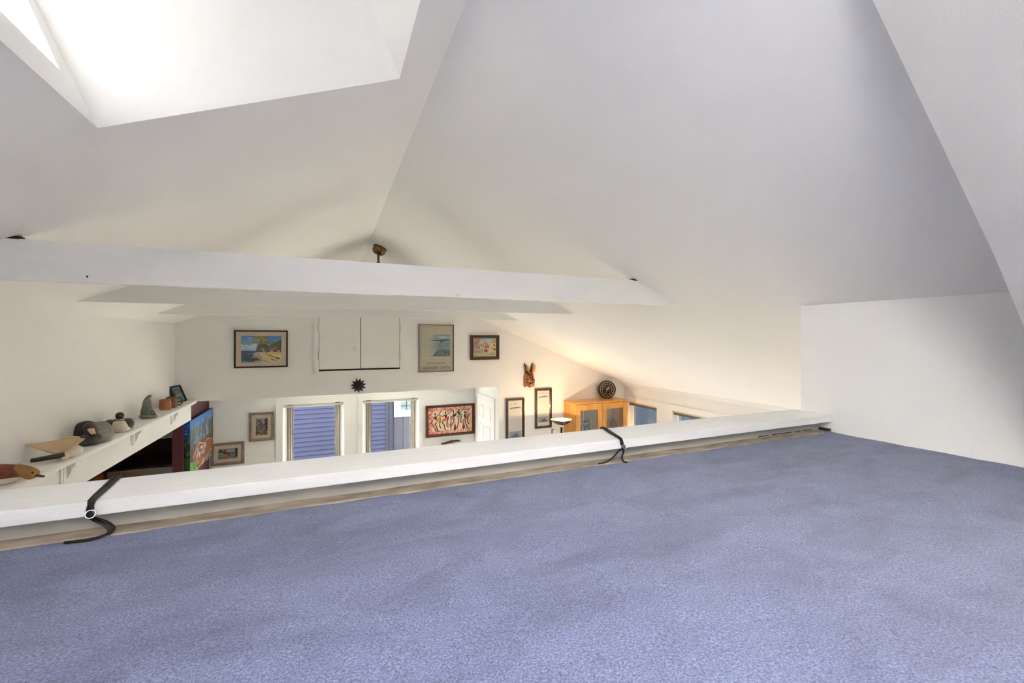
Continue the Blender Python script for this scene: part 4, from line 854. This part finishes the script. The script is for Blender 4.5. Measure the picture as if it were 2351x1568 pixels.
# mugs
def mug(label, x, y, r, hh, m, handle):
    M = FM(x, y); t = thing('pottery_mug', label, 'mug', (x, y, ZP), 'pottery mugs on the shelf')
    mesh_obj('cup', lathe(BM(), [(r*.92, 0), (r, .01), (r*1.06, hh*.4), (r*.98, hh*.75), (r, hh), (r-.006, hh), (r-.008, hh*.8), (r-.008, .012), (0, .01)], 24, M), m, t)
    if handle: mesh_obj('handle', tube(BM(), [(r*.9, 0, hh*.8), (r+.03, 0, hh*.82), (r+.045, 0, hh*.5), (r+.028, 0, hh*.2), (r*.95, 0, hh*.22)], .009, 8, 1, M), m, t)
    else: mesh_obj('face_relief', blob(BM(), (.012, -r*.98, hh*.5), (.028, .012, .040), M, 14, 10), m, t)
mug('orange brown pottery mug with a raised face', -1.600, 5.55, .050, .108, 'mug_orange', False)
mug('dark brown pottery mug with a handle', -1.588, 5.70, .050, .112, 'mug_brown', True)
# leaning photo in the corner
t = thing('photo_frame', 'black framed photo of a green bay leaning in the shelf corner', 'photo frame', (-1.615, 6.12, ZP))
BL, BR_ = Vector((-1.645, 6.035, ZP)), Vector((-1.585, 6.205, ZP)); ux = (BR_-BL); w_ = ux.length; ux.normalize()
nrm = Vector((ux.y, -ux.x, 0)); upv = (Vector((0, 0, 1))*math.cos(.40)-nrm*math.sin(.40)); nn = ux.cross(upv)
if nn.dot(nrm) < 0: nn = -nn
M = Matrix(((ux.x, nn.x, upv.x, BL.x), (ux.y, nn.y, upv.y, BL.y), (ux.z, nn.z, upv.z, BL.z), (0, 0, 0, 1))) 
hh = .205
for q in ((0, w_, 0, .014), (0, w_, hh-.014, hh), (0, .022, .014, hh-.014), (w_-.014, w_, .014, hh-.014)): mesh_obj('frame_rail', box(BM(), q[0], q[1], -.004, .014, q[2], q[3], M), 'black_frame', t)
mesh_obj('frame_back', box(BM(), .02, w_-.012, -.004, .004, .012, hh-.012, M), 'black_frame', t)
c = Cv(50, 60, (90, 100, 80)).grad(0, .12, (90, 150, 210), (90, 130, 160)).rect(.1, .12, 1, .52, (92, 104, 84)).dabs(8, .2, .3, .6, .42, [(214, 210, 200)], .03, .02).poly([(.15, .56), (1, .46), (1, .54), (.15, .62)], (206, 190, 150)).grad(.60, 1, (60, 146, 136), (70, 160, 156)).dabs(20, .1, .15, 1, .5, [(70, 84, 64), (110, 118, 96)], .08, .05).noise(.04)
R3 = M.to_3x3(); canvas_obj('photo', c, M @ Vector((.036, .0055, hh-.020)), R3 @ Vector((w_-.056, 0, 0)), R3 @ Vector((0, 0, -(hh-.038))), 'print', t)

# ------------------------------------------------------------------ kitchen things
fr = thing('refrigerator', 'stainless steel refrigerator with a black top beside the burgundy wall', 'refrigerator', (-2.12, 6.98, ZF))
fz = -1.605
mesh_obj('fridge_body', bevel(B(-2.47, -1.76, 6.66, 7.38, ZF+.02, fz), .012, 2), 'fridge_black', fr)
mesh_obj('fridge_door', bevel(B(-2.47, -1.76, 6.595, 6.655, -2.35, fz-.012), .01, 2), 'stainless', fr); mesh_obj('fridge_door', bevel(B(-2.47, -1.76, 6.595, 6.655, ZF+.05, -2.36), .01, 2), 'stainless', fr)
mesh_obj('hinge_cap', bevel(B(-2.46, -2.38, 6.60, 6.70, fz-.012, fz+.014), .006), 'fridge_black', fr)
mesh_obj('door_handle', tube(BM(), [(-1.84, 6.59, -1.75), (-1.84, 6.55, -1.78), (-1.84, 6.55, -2.2), (-1.84, 6.59, -2.23)], .012, 8), 'chrome', fr)
kc = thing('kitchen_cabinet', 'orange stained kitchen cabinet beside the refrigerator', 'cabinet', (-2.8, 6.5, ZF))
mesh_obj('cabinet_body', B(-3.2, -2.515, 5.6, YB-.03, ZF, -1.63), 'orange_wood', kc); mesh_obj('cabinet_top', B(-3.22, -2.505, 5.58, YB-.03, -1.63, -1.60), 'burgundy_dark', kc)
for k in range(2): 
    d = mesh_obj('cabinet_door', bevel(B(-2.515, -2.497, 5.62+k*.48, 6.08+k*.48, ZF+.1, -1.66), .004), 'orange_wood', kc)
    mesh_obj('knob', blob(BM(), (-2.487, 6.03+k*.10, -2.3), (.012, .012, .012), None, 10, 6), 'brass', d)
wbx = thing('white_wall_niche', 'small white framed box on the dark wall above the refrigerator', 'wall box', (-2.12, YB-.02, -1.405))
mesh_obj('box_back', B(-2.20, -2.03, YB-.05, YB-.021, -1.38, -1.08), 'trim', wbx)
mesh_obj('box_ledge', B(-2.235, -2.01, YB-.11, YB-.021, -1.405, -1.38), 'trim', wbx); mesh_obj('box_side', B(-2.045, -2.02, YB-.09, YB-.05, -1.38, -1.08), 'trim', wbx); mesh_obj('box_side', B(-2.22, -2.195, YB-.09, YB-.05, -1.38, -1.08), 'trim', wbx)
mesh_obj('scroll', tube(BM(), [(-2.17, YB-.06, -1.35), (-2.14, YB-.062, -1.33), (-2.10, YB-.06, -1.32), (-2.06, YB-.06, -1.34)], .010, 8), 'trim', wbx)

# ------------------------------------------------------------------ ceiling fan behind the tie beams
fn = thing('ceiling_fan', 'brass ceiling fan hanging from the ridge behind the tie beams', 'ceiling fan', (0.50, 4.75, zr(0.50)))
fx, fy = 0.50, 4.75; fz0 = zr(fx)
Mr = Matrix.Translation((fx, fy, fz0-.002)) @ Matrix.Rotation(math.atan(S), 4, 'Y') @ Matrix.Rotation(math.pi, 4, 'X')
mesh_obj('canopy', lathe(BM(), [(.072, 0), (.074, .02), (.068, .028), (.070, .05), (.058, .072), (.036, .085), (.016, .088)], 28, Mr), 'brass', fn)
mesh_obj('downrod', lathe(BM(), [(.0125, -.22), (.0125, -.055)], 14, Matrix.Translation((fx-.02, fy, fz0))), 'brass', fn)
mesh_obj('coupling', lathe(BM(), [(.022, -.245), (.028, -.22), (.030, -.195), (.018, -.165), (.014, -.16)], 18, Matrix.Translation((fx-.02, fy, fz0))), 'brass', fn)
mesh_obj('motor_housing', lathe(BM(), [(.05, -.40), (.11, -.385), (.125, -.33), (.12, -.275), (.08, -.250), (.022, -.243)], 32, Matrix.Translation((fx-.02, fy, fz0))), 'brass', fn)
for k in range(5):
    a = 2*math.pi*(k+.25)/5; Mb = Matrix.Translation((fx-.02, fy, fz0-.345)) @ Matrix.Rotation(a, 4, 'Z') @ Matrix.Rotation(.2, 4, 'X')
    b_ = mesh_obj('blade', bevel(box(BM(), .17, .56, -.058, .058, -.004, .004, Mb), .003), 'walnut', fn); mesh_obj('blade_iron', box(BM(), .10, .20, -.018, .018, -.008, -.002, Mb), 'brass', b_)

# ------------------------------------------------------------------ straps on the loft rail
def strap(label, xb, xf, tails, ringx, zring=-.436):
    t = thing('tie_strap', label, 'strap', (xf, 1.37, -.44), 'black tie straps on the loft rail')
    yb, yf, zt = 1.592, 1.381, -.4045
    for off in (-.006, .006):
        mesh_obj('strap_loop', tube(BM(), [(xb+off, yb+.002, -.44), (xb+off, yb, -.412), (xb+off, yb-.010, zt), (xb*.5+xf*.5+off*.8, (yb+yf)/2, zt), (xf+off*.5, yf+.010, zt), (xf+off*.4, yf-.001, zt-.010), (ringx+off*.5, yf-.002, zring+.006)], .0052, 8, .75), 'strap', t)
    mesh_obj('knot', blob(BM(), (ringx+.001, yf-.006, zring-.002), (.008, .006, .008), None, 12, 8), 'strap', t)
    mesh_obj('ring', torus(BM(), .0095, .0016, Matrix.Translation((ringx+.004, yf-.010, zring)) @ Matrix.Rotation(1.15, 4, 'X') @ Matrix.Rotation(.3, 4, 'Y'), 22, 8), 'chrome', t)
    for tl in tails: mesh_obj('strap_tail', tube(BM(), tl, .0042, 8, .8), 'strap', t)
strap('black tie strap with loosely curled tails on the rail beside the kitchen end', -.569, -.547,
      [[(-.548, 1.374, -.443), (-.545, 1.393, -.460), (-.527, 1.394, -.475), (-.513, 1.385, -.489), (-.522, 1.374, -.4945), (-.546, 1.362, -.4945), (-.589, 1.364, -.4945)],
       [(-.546, 1.374, -.443), (-.540, 1.394, -.457), (-.520, 1.395, -.470), (-.506, 1.388, -.484), (-.513, 1.378, -.4945)]], -.548)
strap('black tie strap with two splayed tails on the rail in front of the pine cabinet', 1.131, 1.075,
      [[(1.078, 1.374, -.442), (1.072, 1.394, -.456), (1.055, 1.396, -.473), (1.030, 1.395, -.488), (1.0, 1.392, -.4945), (.971, 1.388, -.4945)],
       [(1.082, 1.374, -.442), (1.094, 1.394, -.453), (1.097, 1.396, -.465), (1.089, 1.394, -.479), (1.085, 1.388, -.490), (1.080, 1.370, -.4945), (1.088, 1.360, -.4945)]], 1.078)
